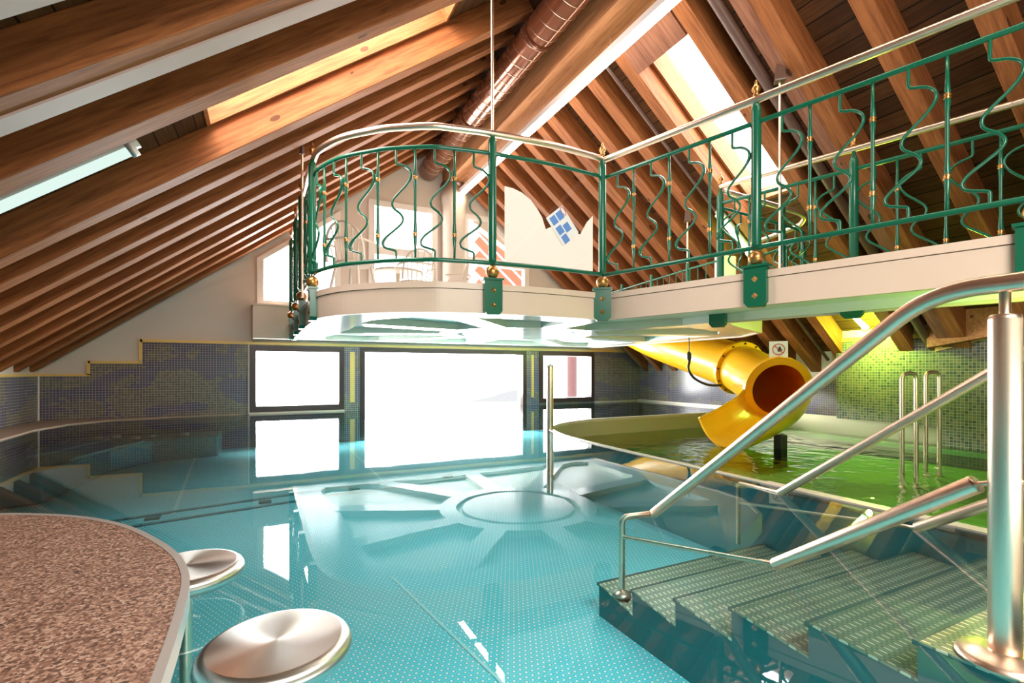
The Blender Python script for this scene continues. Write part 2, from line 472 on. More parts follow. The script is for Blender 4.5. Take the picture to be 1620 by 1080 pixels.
# ------------------------------------------------------------------ back wall with openings
def roofz(x): return (zl(x) if x < XRI else zr(x)) + .3
def wall_with_holes(bm, x0, x1, z0, ztop, holes, y, th=.18):
    """column strips so polygonal tops (functions of x) and rectangular/sloped holes work"""
    xs = {x0, x1, XRI}
    for h in holes: xs.add(h[0]); xs.add(h[1])
    xs = sorted(v for v in xs if x0 <= v <= x1)
    fine = []
    for a, b in zip(xs, xs[1:]):
        fine.append((a, b))
    for a, b in fine:
        mid = (a + b) / 2
        hs = sorted([h for h in holes if h[0] <= mid <= h[1]], key=lambda h: h[2])
        lo_a, lo_b = z0, z0
        def cell(la, lb, ha, hb):
            if ha - la < 1e-4 and hb - lb < 1e-4: return
            vs = []
            for yy in (y, y + th):
                vs += [bm.verts.new((a, yy, la)), bm.verts.new((b, yy, lb)), bm.verts.new((b, yy, hb)), bm.verts.new((a, yy, ha))]
            for f in ((0, 1, 2, 3), (7, 6, 5, 4), (0, 4, 5, 1), (3, 2, 6, 7), (1, 5, 6, 2), (0, 3, 7, 4)): bm.faces.new([vs[i] for i in f])
        for h in hs:
            ta = h[3](a) if callable(h[3]) else h[3]; tb = h[3](b) if callable(h[3]) else h[3]
            cell(lo_a, lo_b, h[2], h[2]); lo_a, lo_b = ta, tb
        cell(lo_a, lo_b, ztop(a), ztop(b))

w1 = (-.244, 1.12, .03, 1.04); w2 = (1.373, 4.49, -.45, 1.04); w3 = (4.785, 6.105, .03, 1.04)
tl = lambda x: zl(x) - .12
u1 = (-.145, 1.06, 1.64, tl); u2 = (1.505, 2.70, 1.45, 3.53); u3 = (3.19, 4.55, 1.45, lambda x: min(3.53, zr(x) - .12) if x > 3.7 else 3.53)
# upper (plaster) wall
bm = bmesh.new()
wall_with_holes(bm, -2.2, 7.0, 1.07, roofz, [u1, u2, u3], YB + .02)
wall_with_holes(bm, XL - .3, -2.2, 1.07, lambda x: max(1.07001, roofz(x)), [], YB + .02)
wall_with_holes(bm, 7.0, XR + .3, 1.07, lambda x: max(1.07001, roofz(x)), [], YB + .02)
wall_with_holes(bm, XL - .3, -1.587, .6, lambda x: 1.07, [], YB + .02)
struct('wall_back', bm, 'wallwhite', 'peach white gable wall above the mosaic', 'wall')
bm = bmesh.new()
wall_with_holes(bm, -1.587, XR + .1, FZ, lambda x: 1.07, [w1, w2, w3], YB, .2)
wall_with_holes(bm, -2.15, -1.587, FZ, lambda x: .77, [], YB, .2)
wall_with_holes(bm, XL - .1, -2.15, FZ, lambda x: .60, [], YB, .2)
struct('wall_back_lower', bm, 'mos_x', 'purple and olive mosaic gable wall with stepped left top', 'wall')
# gold trims
def bx(name, mat, dims, label, cat='trim', bevel=0.0):
    bm = bmesh.new(); box(bm, *dims); return struct(name, bm, mat, label, cat, bevel=bevel)
bm = bmesh.new()
box(bm, -1.587, XR, YB - .015, YB + .01, 1.055, 1.095)
box(bm, -1.6, -1.56, YB - .015, YB + .01, .78, 1.095); box(bm, -2.15, -1.56, YB - .015, YB + .01, .755, .79)
box(bm, -2.165, -2.13, YB - .015, YB + .01, .6, .79); box(bm, XL, -2.13, YB - .015, YB + .01, .585, .615)
struct('trim_7', bm, 'gold', 'stepped gold border along the top of the back mosaic', 'trim')
bx('trim_8', 'gold', (1.21, 1.285, YB - .006, YB + .01, .14, .97), 'gold vertical inlay between left and big windows')
bx('trim_9', 'gold', (4.61, 4.665, YB - .006, YB + .01, .14, .97), 'gold vertical inlay between big and right windows')
bx('trim_10', 'fascia', (-.26, 1.12, YB - .04, YB + .05, .0, .024), 'pale sill under the left lower window')
bx('trim_11', 'whiteframe', (XL - .0, XL + .012, YB - .03, YB - .01, 0, .6), 'pale corner bead at the left wall corner')
bx('trim_12', 'whiteframe', (-.262, -.248, YB - .012, YB + .01, 0, 1.06), 'pale bead left of the left lower window')

def framed(name, label, mat, hole, wf, y, bottom=True, mull=None, thick=.1):
    x0, x1, z0, zt = hole
    f = zt if callable(zt) else (lambda x: zt)
    root = bpy.data.objects.new(name, None); C.objects.link(root); root['kind'] = 'structure'; root['label'] = label; root['category'] = 'window'
    root.location = (x0, y, z0)
    def P(bm, x, z, yy): return bm.verts.new((x - x0, yy - y, z - z0))
    bm = bmesh.new()
    def member(a, b, c, d):  # quad corners (x,z) clockwise, extruded in y
        vs = [P(bm, *q, y - .02) for q in (a, b, c, d)] + [P(bm, *q, y + thick) for q in (a, b, c, d)]
        for fc in ((0, 1, 2, 3), (7, 6, 5, 4), (0, 4, 5, 1), (1, 5, 6, 2), (2, 6, 7, 3), (3, 7, 4, 0)): bm.faces.new([vs[i] for i in fc])
    member((x0, z0), (x0 + wf, z0), (x0 + wf, f(x0 + wf)), (x0, f(x0)))
    member((x1 - wf, z0), (x1, z0), (x1, f(x1)), (x1 - wf, f(x1 - wf)))
    xs = [x0 + wf, 3.7, x1 - wf] if (callable(zt) and x0 + wf < 3.7 < x1 - wf) else [x0 + wf, x1 - wf]
    for a, b in zip(xs, xs[1:]):
        member((a, f(a) - wf), (b, f(b) - wf), (b, f(b)), (a, f(a)))
    if bottom: member((x0 + wf, z0), (x1 - wf, z0), (x1 - wf, z0 + wf), (x0 + wf, z0 + wf))
    for z in (mull or []): member((x0 + wf, z), (x1 - wf, z), (x1 - wf, z + .13), (x0 + wf, z + .13))
    finish('frame', bm, mat, root)
    bm = bmesh.new()
    bm.faces.new([P(bm, xx, zz, y + .05) for xx, zz in [(x0 + wf, z0 + .01), (x1 - wf, z0 + .01)] + [(b, f(b) - wf) for b in xs[::-1]]])
    finish('pane', bm, 'glass', root)
framed('window_1', 'small dark framed window over the water, left of the big one', 'darkframe', w1, .085, YB)
framed('window_2', 'large dark framed window reaching down into the pool', 'darkframe', w2, .075, YB, bottom=False)
framed('window_3', 'small dark framed window over the water, right of the big one', 'darkframe', w3, .085, YB)
framed('window_4', 'slant topped white window at gallery level on the left', 'whiteframe', u1, .09, YB)
framed('window_5', 'tall white framed window behind the gallery table', 'whiteframe', u2, .1, YB, mull=[2.62])
framed('window_6', 'white framed gallery window right of the round column', 'whiteframe', u3, .1, YB, mull=[2.62])

bx('trim_17', 'steel_rim', (XR - .05, XR, 5.5, YB, -.05, .035), 'pale steel kerb at the foot of the right mosaic wall')
bx('trim_18', 'steel_rim', (6.11, XR, YB - .04, YB + .01, -.05, .02), 'pale steel kerb at the foot of the back wall right end')
# left wall, right wall, near wall
bm = bmesh.new(); box(bm, XL - .15, XL, YN, YB, FZ, .60)
struct('wall_left', bm, 'mos_y', 'low purple mosaic wall under the left eaves', 'wall')
bm = bmesh.new(); box(bm, XL - .15, XL + .008, YN, YB, .585, .615); struct('trim_13', bm, 'gold', 'gold border on top of the left mosaic wall', 'trim')
bm = bmesh.new(); box(bm, XL - .2, XL - .02, YN, YB, .61, 1.0); struct('wall_left_upper', bm, 'wallwhite', 'white strip of wall behind the left rafter ends', 'wall')
bm = bmesh.new()
box(bm, XR, XR + .15, 5.6, YB, FZ, .97); box(bm, XR, XR + .15, 4.05, 5.6, FZ, .56)
struct('wall_right', bm, 'mos_y', 'blue mosaic wall behind the yellow slide', 'wall')
bm = bmesh.new(); box(bm, XR + .02, XR + .17, 4.05, 5.6, .56, 1.0); struct('wall_right_upper', bm, 'palewall', 'white wall under the right rafter ends', 'wall')
bm = bmesh.new(); box(bm, XR - .03, XR + .02, 4.05, 5.6, .555, .585); struct('trim_14', bm, 'white', 'white ledge on the mosaic under the right rafter ends', 'trim')
XJ = 7.02
bm = bmesh.new(); box(bm, XJ, XR + .1, 2.9, 4.05, 0, 1.06); struct('wall_right_near', bm, 'mos_r', 'grey green mosaic wall behind the ladder rails', 'wall')
bm = bmesh.new(); box(bm, XJ - .012, XJ + .1, 2.9, 4.05, 1.05, 1.10); struct('trim_15', bm, 'gold', 'gold border above the ladder rails', 'trim')
bm = bmesh.new(); box(bm, XJ + .01, XJ + .12, 2.9, 4.05, 1.10, 1.6); struct('wall_right_top', bm, 'palewall', 'pale green lit wall patch above the ladder rails', 'wall')
# nearest part of the right wall with a rising top
bm = bmesh.new()
prof = [(2.9, FZ), (YN, FZ), (YN, 1.6), (1.2, 1.35), (2.9, .90)]
prism(bm, prof, 0, .12, Matrix(((0, 0, 1, 7.0), (1, 0, 0, 0), (0, 1, 0, 0), (0, 0, 0, 1))))
struct('wall_right_front', bm, 'mos_r', 'olive mosaic wall with rising top, nearest on the right', 'wall')
bm = bmesh.new()
prism(bm, [(2.92, .88), (1.2, 1.33), (YN, 1.58), (YN, 1.64), (1.2, 1.39), (2.92, .935)], 0, .14, Matrix(((0, 0, 1, 6.985), (1, 0, 0, 0), (0, 1, 0, 0), (0, 0, 0, 1))))
struct('trim_16', bm, 'gold', 'gold border rising along the nearest right mosaic', 'trim')
bm = bmesh.new(); wallstrip(bm, [(XL, YN), (XR, YN)], None, 0, 1.2); struct('wall_near_lower', bm, 'palewall', 'unseen lower wall behind the camera, kept pale to bounce light', 'wall')  # unseen wall, pale so it bounces light onto water and steel
bm = bmesh.new()
bm.faces.new([bm.verts.new((x, YN, z)) for x, z in ((XL, 1.2), (XR, 1.2), (XRI, ZRI + .3))])
struct('wall_near', bm, 'board', 'unseen boarded gable wall behind the camera, kept dark to limit bounce', 'wall')  # unseen wall, closed off dark so the rafter sides stay dim

# ------------------------------------------------------------------ roof boards (with skylight openings)
def roof_side(name, side, holes, label):
    """local x runs down the slope from the ridge, local y = world y"""
    L = (XRI - XL) / math.cos(AL) + .35 if side < 0 else (XR - XRI) / math.cos(AR) + .35
    ang = AL if side < 0 else AR
    xs = sorted({0, L} | {h[0] for h in holes} | {h[1] for h in holes})
    ys = sorted({YN, YB + .25} | {h[2] for h in holes} | {h[3] for h in holes})
    bm = bmesh.new()
    for a, b in zip(xs, xs[1:]):
        for c, d in zip(ys, ys[1:]):
            if any(h[0] <= (a + b) / 2 <= h[1] and h[2] <= (c + d) / 2 <= h[3] for h in holes): continue
            box(bm, a, b, c, d, 0, .06)
    o = struct(name, bm, 'board', label, 'ceiling')
    o.location = (XRI, 0, ZRI + RD / math.cos(ang) - (.0))
    if side < 0:
        o.matrix_world = Matrix.Translation(o.location) @ Matrix(((-math.cos(ang), 0, math.sin(ang) * -1, 0), (0, 1, 0, 0), (-math.sin(ang), 0, math.cos(ang), 0), (0, 0, 0, 1)))
    else:
        o.matrix_world = Matrix.Translation(o.location) @ Matrix(((math.cos(ang), 0, math.sin(ang), 0), (0, 1, 0, 0), (-math.sin(ang), 0, math.cos(ang), 0), (0, 0, 0, 1)))
    return o
def dl(x): return (XRI - x) / math.cos(AL)
def dr(x): return (x - XRI) / math.cos(AR)
SL = (dl(1.55), dl(-.44), 3.84, 4.52)
SR = (dr(3.45), dr(5.2), 3.30, 3.97)
roof_side('ceiling', -1, [SL], 'dark brown board ceiling of the left roof slope')
roof_side('ceiling_right', 1, [SR], 'brown board ceiling of the right roof slope')

# skylight shafts
def shaft(name, side, hole, label, matn, hh=.55):
    ang = AL if side < 0 else AR
    a, b, c, d = hole
    a += .036; b -= .036; c += .036; d -= .036
    bm = bmesh.new(); t = .03
    box(bm, a - t, a, c - t, d + t, -.02, hh); box(bm, b, b + t, c - t, d + t, -.02, hh)
    box(bm, a, b, c - t, c, -.02, hh); box(bm, a, b, d, d + t, -.02, hh)
    root = bpy.data.objects.new(name, None); C.objects.link(root); root['kind'] = 'structure'; root['label'] = label; root['category'] = 'skylight'
    M4 = Matrix.Translation((XRI, 0, ZRI + RD / math.cos(ang))) @ (Matrix(((-math.cos(ang), 0, -math.sin(ang), 0), (0, 1, 0, 0), (-math.sin(ang), 0, math.cos(ang), 0), (0, 0, 0, 1))) if side < 0 else Matrix(((math.cos(ang), 0, math.sin(ang), 0), (0, 1, 0, 0), (-math.sin(ang), 0, math.cos(ang), 0), (0, 0, 0, 1))))
    root.matrix_world = M4
    finish('shaft_lining', bm, matn, root)
    bm = bmesh.new(); bm.faces.new([bm.verts.new(q) for q in ((a, c, hh - .03), (b, c, hh - .03), (b, d, hh - .03), (a, d, hh - .03))]); finish('pane', bm, 'glass', root)
    return root
shaft('window_7', -1, SL, 'skylight shaft high in the left roof slope', 'rafter', .3)
shaft('window_8', 1, SR, 'long bright skylight in the right roof slope', 'rafter', .22)

# ------------------------------------------------------------------ rafters
def rafter(side, y, w, idx, mat, name='roof_rafter', depth=RD, drop=0.0, label=None):
    ang = AL if side < 0 else AR
    L = ((XRI - XL) / math.cos(AL) if side < 0 else (XR - XRI) / math.cos(AR))
    bm = bmesh.new()
    # profile in (x along slope, z normal), plumb-cut foot
    x0, x1 = 0.02, L + .02
    prof = [(x0, 0), (x1 - .0, 0), (x1 + .0, .09), (x1 + .12, depth), (x0, depth)]
    vs0 = [bm.verts.new((x, -w / 2, z)) for x, z in prof]; vs1 = [bm.verts.new((x, w / 2, z)) for x, z in prof]
    bm.faces.new(vs0); bm.faces.new(vs1[::-1])
    for i in range(len(prof)):
        j = (i + 1) % len(prof); bm.faces.new((vs0[i], vs1[i], vs1[j], vs0[j]))
    o = finish(name, bm, mat, bevel=.006)
    R = Matrix(((-math.cos(ang), 0, -math.sin(ang), 0), (0, 1, 0, 0), (-math.sin(ang), 0, math.cos(ang), 0), (0, 0, 0, 1))) if side < 0 else Matrix(((math.cos(ang), 0, math.sin(ang), 0), (0, 1, 0, 0), (-math.sin(ang), 0, math.cos(ang), 0), (0, 0, 0, 1)))
    o.matrix_world = Matrix.Translation((XRI, y, ZRI - drop)) @ R
    return o
left = [(8.25, .13), (7.82, .13), (7.38, .13), (6.93, .13), (6.47, .13), (5.99, .14), (5.54, .14), (5.04, .15), (4.60, .16), (3.63, .17), (3.02, .26), (2.33, .24), (1.7, .2), (1.1, .2)]
for i, (y, w) in enumerate(left):
    if y < 1.5: lab = 'brown left roof rafter passing out of view above the camera'
    else: lab = '%s wooden rafter of the left roof slope counted from the back gable wall' % ORD[i]
    tag(rafter(-1, y, w, i, 'rafter'), lab, 'rafter', 'rafters of the left roof slope')
right = [(8.2, .13), (7.78, .13), (7.36, .13), (6.94, .13), (6.5, .13), (6.1, .14), (5.7, .14), (5.42, .17), (4.92, .15), (4.53, .15), (4.04, .13), (3.225, .15), (2.66, .14), (2.08, .14), (1.52, .14), (.9, .14)]
for i, (y, w) in enumerate(right):
    lab = '%s wooden rafter of the right roof slope counted from the back gable wall' % ORD[i]
    tag(rafter(1, y, w, i, 'rafter'), lab, 'rafter', 'rafters of the right roof slope')
tag(rafter(1, 2.79, .125, 0, 'rafter_red', 'roof_rafter'), 'mauve painted rafter right against a brown one beside the hanging rod bracket', 'rafter')
# pale strip along the far half of each broad rafter's underside
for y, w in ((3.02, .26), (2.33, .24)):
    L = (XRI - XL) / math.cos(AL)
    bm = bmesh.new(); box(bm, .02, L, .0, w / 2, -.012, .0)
    o = finish('pale_strip', bm, 'palestrip', parent=None)
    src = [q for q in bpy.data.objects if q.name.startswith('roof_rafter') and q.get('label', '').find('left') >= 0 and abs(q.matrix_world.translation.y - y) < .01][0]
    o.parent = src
# header board above the long skylight
bm = bmesh.new(); box(bm, dr(3.2), dr(3.45), 3.32, 3.98, .0, RD); o = finish('header_board', bm, 'rafter_red', bevel=.004)
ang = AR
o.matrix_world = Matrix.Translation((XRI, 0, ZRI)) @ Matrix(((math.cos(ang), 0, math.sin(ang), 0), (0, 1, 0, 0), (-math.sin(ang), 0, math.cos(ang), 0), (0, 0, 0, 1)))
tag(o, 'mauve header board at the top end of the long skylight', 'board')
# ridge beam
bm = bmesh.new(); box(bm, -.185, .185, YN, YB + .02, 0, .52)
for v in bm.verts:
    v.co = Vector((v.co.y, -v.co.x, v.co.z))
o = finish('ridge_beam', bm, 'beam', bevel=.01); o.location = (2.985, 0, 3.955); o.rotation_euler = (0, 0, PI / 2)
tag(o, 'huge laminated timber beam running under the ridge beside the duct', 'beam')
# duct
dt = thing('air_duct', 'shiny brown spiral duct running along the left of the ridge beam', 'duct')
tubeobj('duct_pipe', [(2.5, YN + .1, 4.13), (2.5, 4.4, 4.13), (2.5, 8.3, 4.13)], .165, 'duct', dt, seg=32)
bm = bmesh.new()
y = YN + .3
while y < 8.2:
    lathe_pts = [(2.5 + .168 * math.cos(a * PI / 16), y + .06 * math.sin(a * PI / 16), 4.13 + .168 * math.sin(a * PI / 16)) for a in range(32)]
    tube(bm, lathe_pts, .0022, 4, closed=True); y += .17
finish('spiral_seam', bm, 'steel', dt)
for yy in (4.35, 6.2):
    tubeobj('joint_collar', [(2.5, yy, 4.13), (2.5, yy + .06, 4.13)], .173, 'duct', dt, seg=32)
# LED strip light
ls = thing('linear_light', 'long glowing linear light hung under the right edge of the ridge beam', 'light')
bm = bmesh.new(); box(bm, 2.985, 3.075, .3, 8.2, 3.76, 3.83); finish('light_housing', bm, 'whiteframe', ls, bevel=.004)
bm = bmesh.new(); box(bm, 2.995, 3.078, .32, 8.18, 3.735, 3.762); finish('diffuser', bm, 'led', ls)
for yy in (1.4, 2.6, 3.9, 5.2, 6.5, 7.7):
    tubeobj('suspension_wire', [(3.03, yy, 3.82), (3.03, yy, 3.96)], .004, 'steel', ls, seg=6)
sp_ = thing('ceiling_spotlight', 'small round white spotlight at the far end of the ridge beam', 'light', (2.98, 8.1, 3.95))
bm = bmesh.new(); lathe(bm, [(0, 0), (.05, 0), (.055, -.03), (.03, -.08), (0, -.08)], 16); finish('lamp_body', bm, 'lampbody', sp_, smooth=True)

# fluorescent lamps
def fluo(label, p0, p1, mat, body=True, r=.022, name='tube_lamp'):
    t = thing(name, label, 'light')
    a, b = Vector(p0), Vector(p1)
    tubeobj('glowing_tube', [a, b], r, mat, t, seg=12)
    d = (b - a).normalized()
    up = Vector((0, 0, .045))
    tubeobj('housing', [a - d * .03 + up, b + d * .03 + up], r * 1.3, 'lampbody', t, seg=6)
    for q in (a, b): tubeobj('end_cap', [q - d * .025, q + d * .025], r * 1.35, 'lampbody', t, seg=12)
    return t
fluo('pale fluorescent tube mounted between left rafters', (-1.6, 3.95, zl(-1.6) + .07), (-.79, 3.95, zl(-.79) + .07), 'fluo', r=.035)
fluo('green glowing tube light on the right slope behind the rear railing', (4.93, 4.22, 2.55), (5.43, 4.18, 2.13), 'fluogreen', r=.035)
fluo('short green glowing tube above the ladder rails', (6.78, 3.72, 1.40), (6.98, 3.66, 1.22), 'fluogreen', r=.035)
# brown pipes on the right slope
for y, r, lab in ((2.97, .05, 'thick brown pipe running down the right slope beside the long skylight'), (4.27, .022, 'thin brown pipe down the right slope left of the long skylight')):
    tag(tubeobj('roof_pipe', [(3.2, y, zr(3.2) + .06), (7.2, y, zr(7.2) + .06)], r, 'brownpipe', seg=16), lab, 'pipe')
# panel behind the rear railing and dark panel
tag(finish('wall_panel', (lambda b: (box(b, 4.95, 5.3, 4.28, 4.31, 1.5, 2.1), b)[1])(bmesh.new()), 'palewall', bevel=.004), 'pale upright panel behind the rear railing under the green tube', 'panel')
# big slanting beam at right
bm = bmesh.new(); prism(bm, [(2.95, .92), (YN, 1.72), (YN, 2.2), (2.2, 1.5), (2.95, 1.22)], 0, .14, Matrix(((0, 0, 1, 6.86), (1, 0, 0, 0), (0, 1, 0, 0), (0, 0, 0, 1))))
tag(finish('wall_beam', bm, 'beam', bevel=.006), 'brown timber beam slanting over the nearest right mosaic wall', 'beam')

# ------------------------------------------------------------------ gallery platform
FT, FB = 1.37, 1.125
arc = [(.43, 4.85), (.46, 4.64), (.59, 4.34), (.79, 4.11), (.914, 4.0), (1.19, 3.83), (1.34, 3.79), (1.5, 3.755), (1.66, 3.73), (2.2, 3.69), (2.83, 3.72)]
leftedge = [(.37, 8.4), (.38, 7.3), (.39, 6.3), (.40, 5.6)]
P960, dirn = Vector((2.83, 3.72)), Vector((.365, -1.33)).normalized()
rail_end = P960 + dirn * 1.38 * 3
front2d = [tuple(v[:2]) for v in smooth_path([(x, y, 0) for x, y in leftedge + arc], 6)]
front2d += [tuple(P960 + dirn * 1.38 * k) for k in (1, 2, 3)]
rear2d = [(4.95, -.25), (4.59, 1.42), (4.31, 2.35), (4.05, 3.38), (4.3, 3.55), (5.5, 4.1), (5.95, 4.7), (6.0, 5.6), (6.0, 8.4)]
outline = front2d + rear2d
gp = thing('gallery', 'white gallery platform with curved front corner spanning above the pool', 'gallery', (3.2, 6.0, 0))
gp_inv = Vector((-3.2, -6.0, 0))
def offset(pts, d):
    out = []
    n = len(pts)
    for i in range(n):
        a = Vector(pts[max(i - 1, 0)]); b = Vector(pts[min(i + 1, n - 1)])
        t = (b - a).normalized(); nn = Vector((t.y, -t.x))
        out.append(tuple(Vector(pts[i]) + nn * d))
    return out
# fascia band, proud of the slab
bm = bmesh.new()
o1 = offset(front2d, .035); o0 = offset(front2d, -.02)
def band(bm, A, B, z0, z1):
    prev = None
    for a, b in zip(A, B):
        q = [bm.verts.new((*a, z0)), bm.verts.new((*a, z1)), bm.verts.new((*b, z1)), bm.verts.new((*b, z0))]
        if prev:
            for k in range(4): bm.faces.new((prev[k], prev[(k + 1) % 4], q[(k + 1) % 4], q[k]))
        else: bm.faces.new(q)
        prev = q
    bm.faces.new(prev)
band(bm, o1, o0, FB, FT - .055); bmesh.ops.translate(bm, verts=bm.verts, vec=gp_inv)
finish('fascia', bm, 'fascia', gp)
bm = bmesh.new()
o2 = offset(front2d, .043); band(bm, o2, o0, FT - .05, FT); bmesh.ops.translate(bm, verts=bm.verts, vec=gp_inv)
finish('coping', bm, 'fascia', gp)
bm = bmesh.new(); r1 = offset(rear2d, .03); r0 = offset(rear2d, -.02); band(bm, r1, r0, FB + .0, FT); bmesh.ops.translate(bm, verts=bm.verts, vec=gp_inv)
finish('rear_fascia', bm, 'fascia', gp)
# recessed soffit panel pattern: round hub with radiating wedges
cx, cy, R0 = 2.98, 5.8, .85
def inside(p):
    n = len(outline); c = False; x, y = p
    for i in range(n):
        x1, y1 = outline[i]; x2, y2 = outline[(i + 1) % n]
        if (y1 > y) != (y2 > y) and x < (x2 - x1) * (y - y1) / (y2 - y1) + x1: c = not c
    return c
def reach(a):
    r = R0
    while r < 6 and inside((cx + (r + .05) * math.cos(a), cy + (r + .05) * math.sin(a))) and cy + (r + .05) * math.sin(a) < 8.38: r += .05
    return r
bm = bmesh.new(); prism(bm, outline, FB + .012, FT - .02)
slab = finish('slab', bm, 'soffit')
cutters = []
def cutter(pts, depth):
    b2 = bmesh.new(); prism(b2, pts, FB - .1, FB + .012 + depth); cutters.append(finish('cut', b2, 'soffit_green'))
NS = 10
for k in range(NS):
    a0 = 2 * PI * k / NS + .22; a1 = a0 + 2 * PI / NS
    inner = R0 * 1.22; w = .13; pts = []
    A = [(a0 + (a1 - a0) * i / 8, max(inner + .1, reach(a0 + (a1 - a0) * i / 8) - .42)) for i in range(9)]
    for i, (a, r) in enumerate(A):
        am = a + (w / r if i == 0 else (-w / r if i == 8 else 0))
        pts.append((cx + r * math.cos(am), cy + r * math.sin(am)))
    ai0, ai1 = a0 + w / inner, a1 - w / inner
    for i in range(5):
        a = ai1 + (ai0 - ai1) * i / 4
        pts.append((cx + inner * math.cos(a), cy + inner * math.sin(a)))
    cutter(pts, .075)
ring_out = [(cx + .82 * math.cos(q * PI / 24), cy + .82 * math.sin(q * PI / 24)) for q in range(48)]
cutter(ring_out, .045)
for c in cutters:
    md = slab.modifiers.new('cut', 'BOOLEAN'); md.operation = 'DIFFERENCE'; md.object = c; md.solver = 'EXACT'
    try: md.material_mode = 'TRANSFER'
    except Exception: pass
bpy.context.view_layer.update()
dg = bpy.context.evaluated_depsgraph_get()
baked = bpy.data.meshes.new_from_object(slab.evaluated_get(dg))
slab.modifiers.clear(); slab.data = baked
for c in cutters: bpy.data.objects.remove(c)
slab.parent = gp; slab.location = gp_inv
bm = bmesh.new(); prism(bm, [(cx + .74 * math.cos(q * PI / 24), cy + .74 * math.sin(q * PI / 24)) for q in range(48)], FB + .014, FB + .08)
bmesh.ops.translate(bm, verts=bm.verts, vec=gp_inv); finish('soffit_hub', bm, 'soffit', gp, bevel=.006)
bm = bmesh.new(); box(bm, -.2, .40, 8.12, 8.4, FB + .01, 1.62); bmesh.ops.translate(bm, verts=bm.verts, vec=gp_inv); finish('end_box', bm, 'fascia', gp, bevel=.006)
bm = bmesh.new(); box(bm, -.22, .40, 8.1, 8.4, 1.62, 1.645); bmesh.ops.translate(bm, verts=bm.verts, vec=gp_inv); finish('end_box_cap', bm, 'fascia', gp)
# round column
col = thing('round_column', 'round peach column carrying the far end of the ridge beam', 'column', (2.98, 8.3, FT))
bm = bmesh.new(); lathe(bm, [(.21, 0), (.21, 2.2), (.24, 2.3), (.24, 2.6)], 32); finish('shaft', bm, 'wallwhite', col, smooth=True)

# ------------------------------------------------------------------ railings
ZH, ZT, ZB = 2.605, 2.44, 1.54
HB = ZT - ZB
def wavy_mesh(flip=1):
    k = [(0, 0), (.06, 0), (.125, 0), (.145, .02), (.165, .09), (.21, .145), (.27, .15), (.34, .10), (.41, .02), (.47, -.035), (.53, -.03), (.58, .035), (.63, .07), (.68, .05), (.74, -.03), (.79, -.10), (.84, -.135), (.88, -.12), (.90, -.06), (.915, -.01), (.93, 0), (.97, 0), (1, 0)]
    pts = smooth_path([(flip * a * .82, 0, HB * (1 - s)) for s, a in k], 3)
    rx = []
    for p in pts:
        s = 1 - p.z / HB
        b = math.exp(-((s - .24) / .06) ** 2) + math.exp(-((s - .85) / .06) ** 2)
        rx.append(.010 + .014 * b)
    bm = bmesh.new()
    # ribbon: thin in-plane, wide out-of-plane grows in the bulges
    tube(bm, pts, .0095, 6, ry=rx)
    bmesh.ops.recalc_face_normals(bm, faces=bm.faces)
    me = bpy.data.meshes.new('wavy_bar'); bm.to_mesh(me); bm.free(); me.materials.append(M['green'])
    for p in me.polygons: p.use_smooth = True
    return me
def straight_mesh():
    bm = bmesh.new()
    pr = [(.009, 0), (.010, HB * .12), (.016, HB * .2), (.011, HB * .225), (.016, HB * .25), (.011, HB * .34), (.011, HB * .62), (.016, HB * .70), (.011, HB * .73), (.016, HB * .755), (.010, HB * .84), (.009, HB)]
    lathe(bm, pr, 8); bmesh.ops.recalc_face_normals(bm, faces=bm.faces)
    me = bpy.data.meshes.new('straight_bar'); bm.to_mesh(me); bm.free(); me.materials.append(M['green'])
    for p in me.polygons: p.use_smooth = True
    return me
def meshof(build, name, mat, smooth=True):
    bm = bmesh.new(); build(bm); bmesh.ops.recalc_face_normals(bm, faces=bm.faces)
    me = bpy.data.meshes.new(name); bm.to_mesh(me); bm.free(); me.materials.append(M[mat])
    if smooth:
        for p in me.polygons: p.use_smooth = True
    return me
WV = {1: wavy_mesh(1), -1: wavy_mesh(-1)}
ST = straight_mesh()
CO = meshof(lambda b: lathe(b, [(.008, -.02), (.020, -.012), (.013, -.004), (.021, .006), (.010, .02)], 10), 'collar', 'brass')
BALL = meshof(lambda b: ball(b, (0, 0, 0), .056, 20, 12), 'gold_ball', 'brass')
FIN = meshof(lambda b: lathe(b, [(.018, 0), (.024, .01), (.014, .02), (.030, .042), (.030, .056), (.016, .078), (.009, .09), (.012, .1), (.005, .115), (0, .12)], 14), 'finial', 'brass')
POST = meshof(lambda b: lathe(b, [(.028, 0), (.034, .03), (.034, ZT - ZB + .06), (.034, ZT - ZB + .1), (.024, ZT - ZB + .13), (.014, ZT - ZB + .14), (.014, ZH - ZB - .01)], 14), 'post_shaft', 'green')
REARPOST = meshof(lambda b: lathe(b, [(.034, -(ZB - FT)), (.034, ZT - ZB + .06), (.024, ZT - ZB + .1), (.014, ZT - ZB + .11), (.014, ZH - ZB - .01)], 14), 'rear_post_shaft', 'green')
def bracket_geo(b):
    w, h = .078, .285
    pts = [(-w, h), (-w, .035), (-w + .03, 0), (w - .03, 0), (w, .035), (w, h)]
    prism(b, pts, -.03, .03, Matrix(((1, 0, 0, 0), (0, 0, 1, 0), (0, 1, 0, 0), (0, 0, 0, 1))))
    box(b, -w - .012, w + .012, -.042, .042, h, h + .018)
BRK = meshof(bracket_geo, 'bracket', 'green', False)
def bolt_geo(b):
    vs = [b.verts.new(p) for p in ((0, 0, .024), (.024, 0, 0), (0, 0, -.024), (-.024, 0, 0))]
    ap = b.verts.new((0, -.014, 0))
    for i in range(4): b.faces.new((vs[i], vs[(i + 1) % 4], ap))
    b.faces.new(vs[::-1])
BOLT = meshof(bolt_geo, 'bolt', 'brass', False)
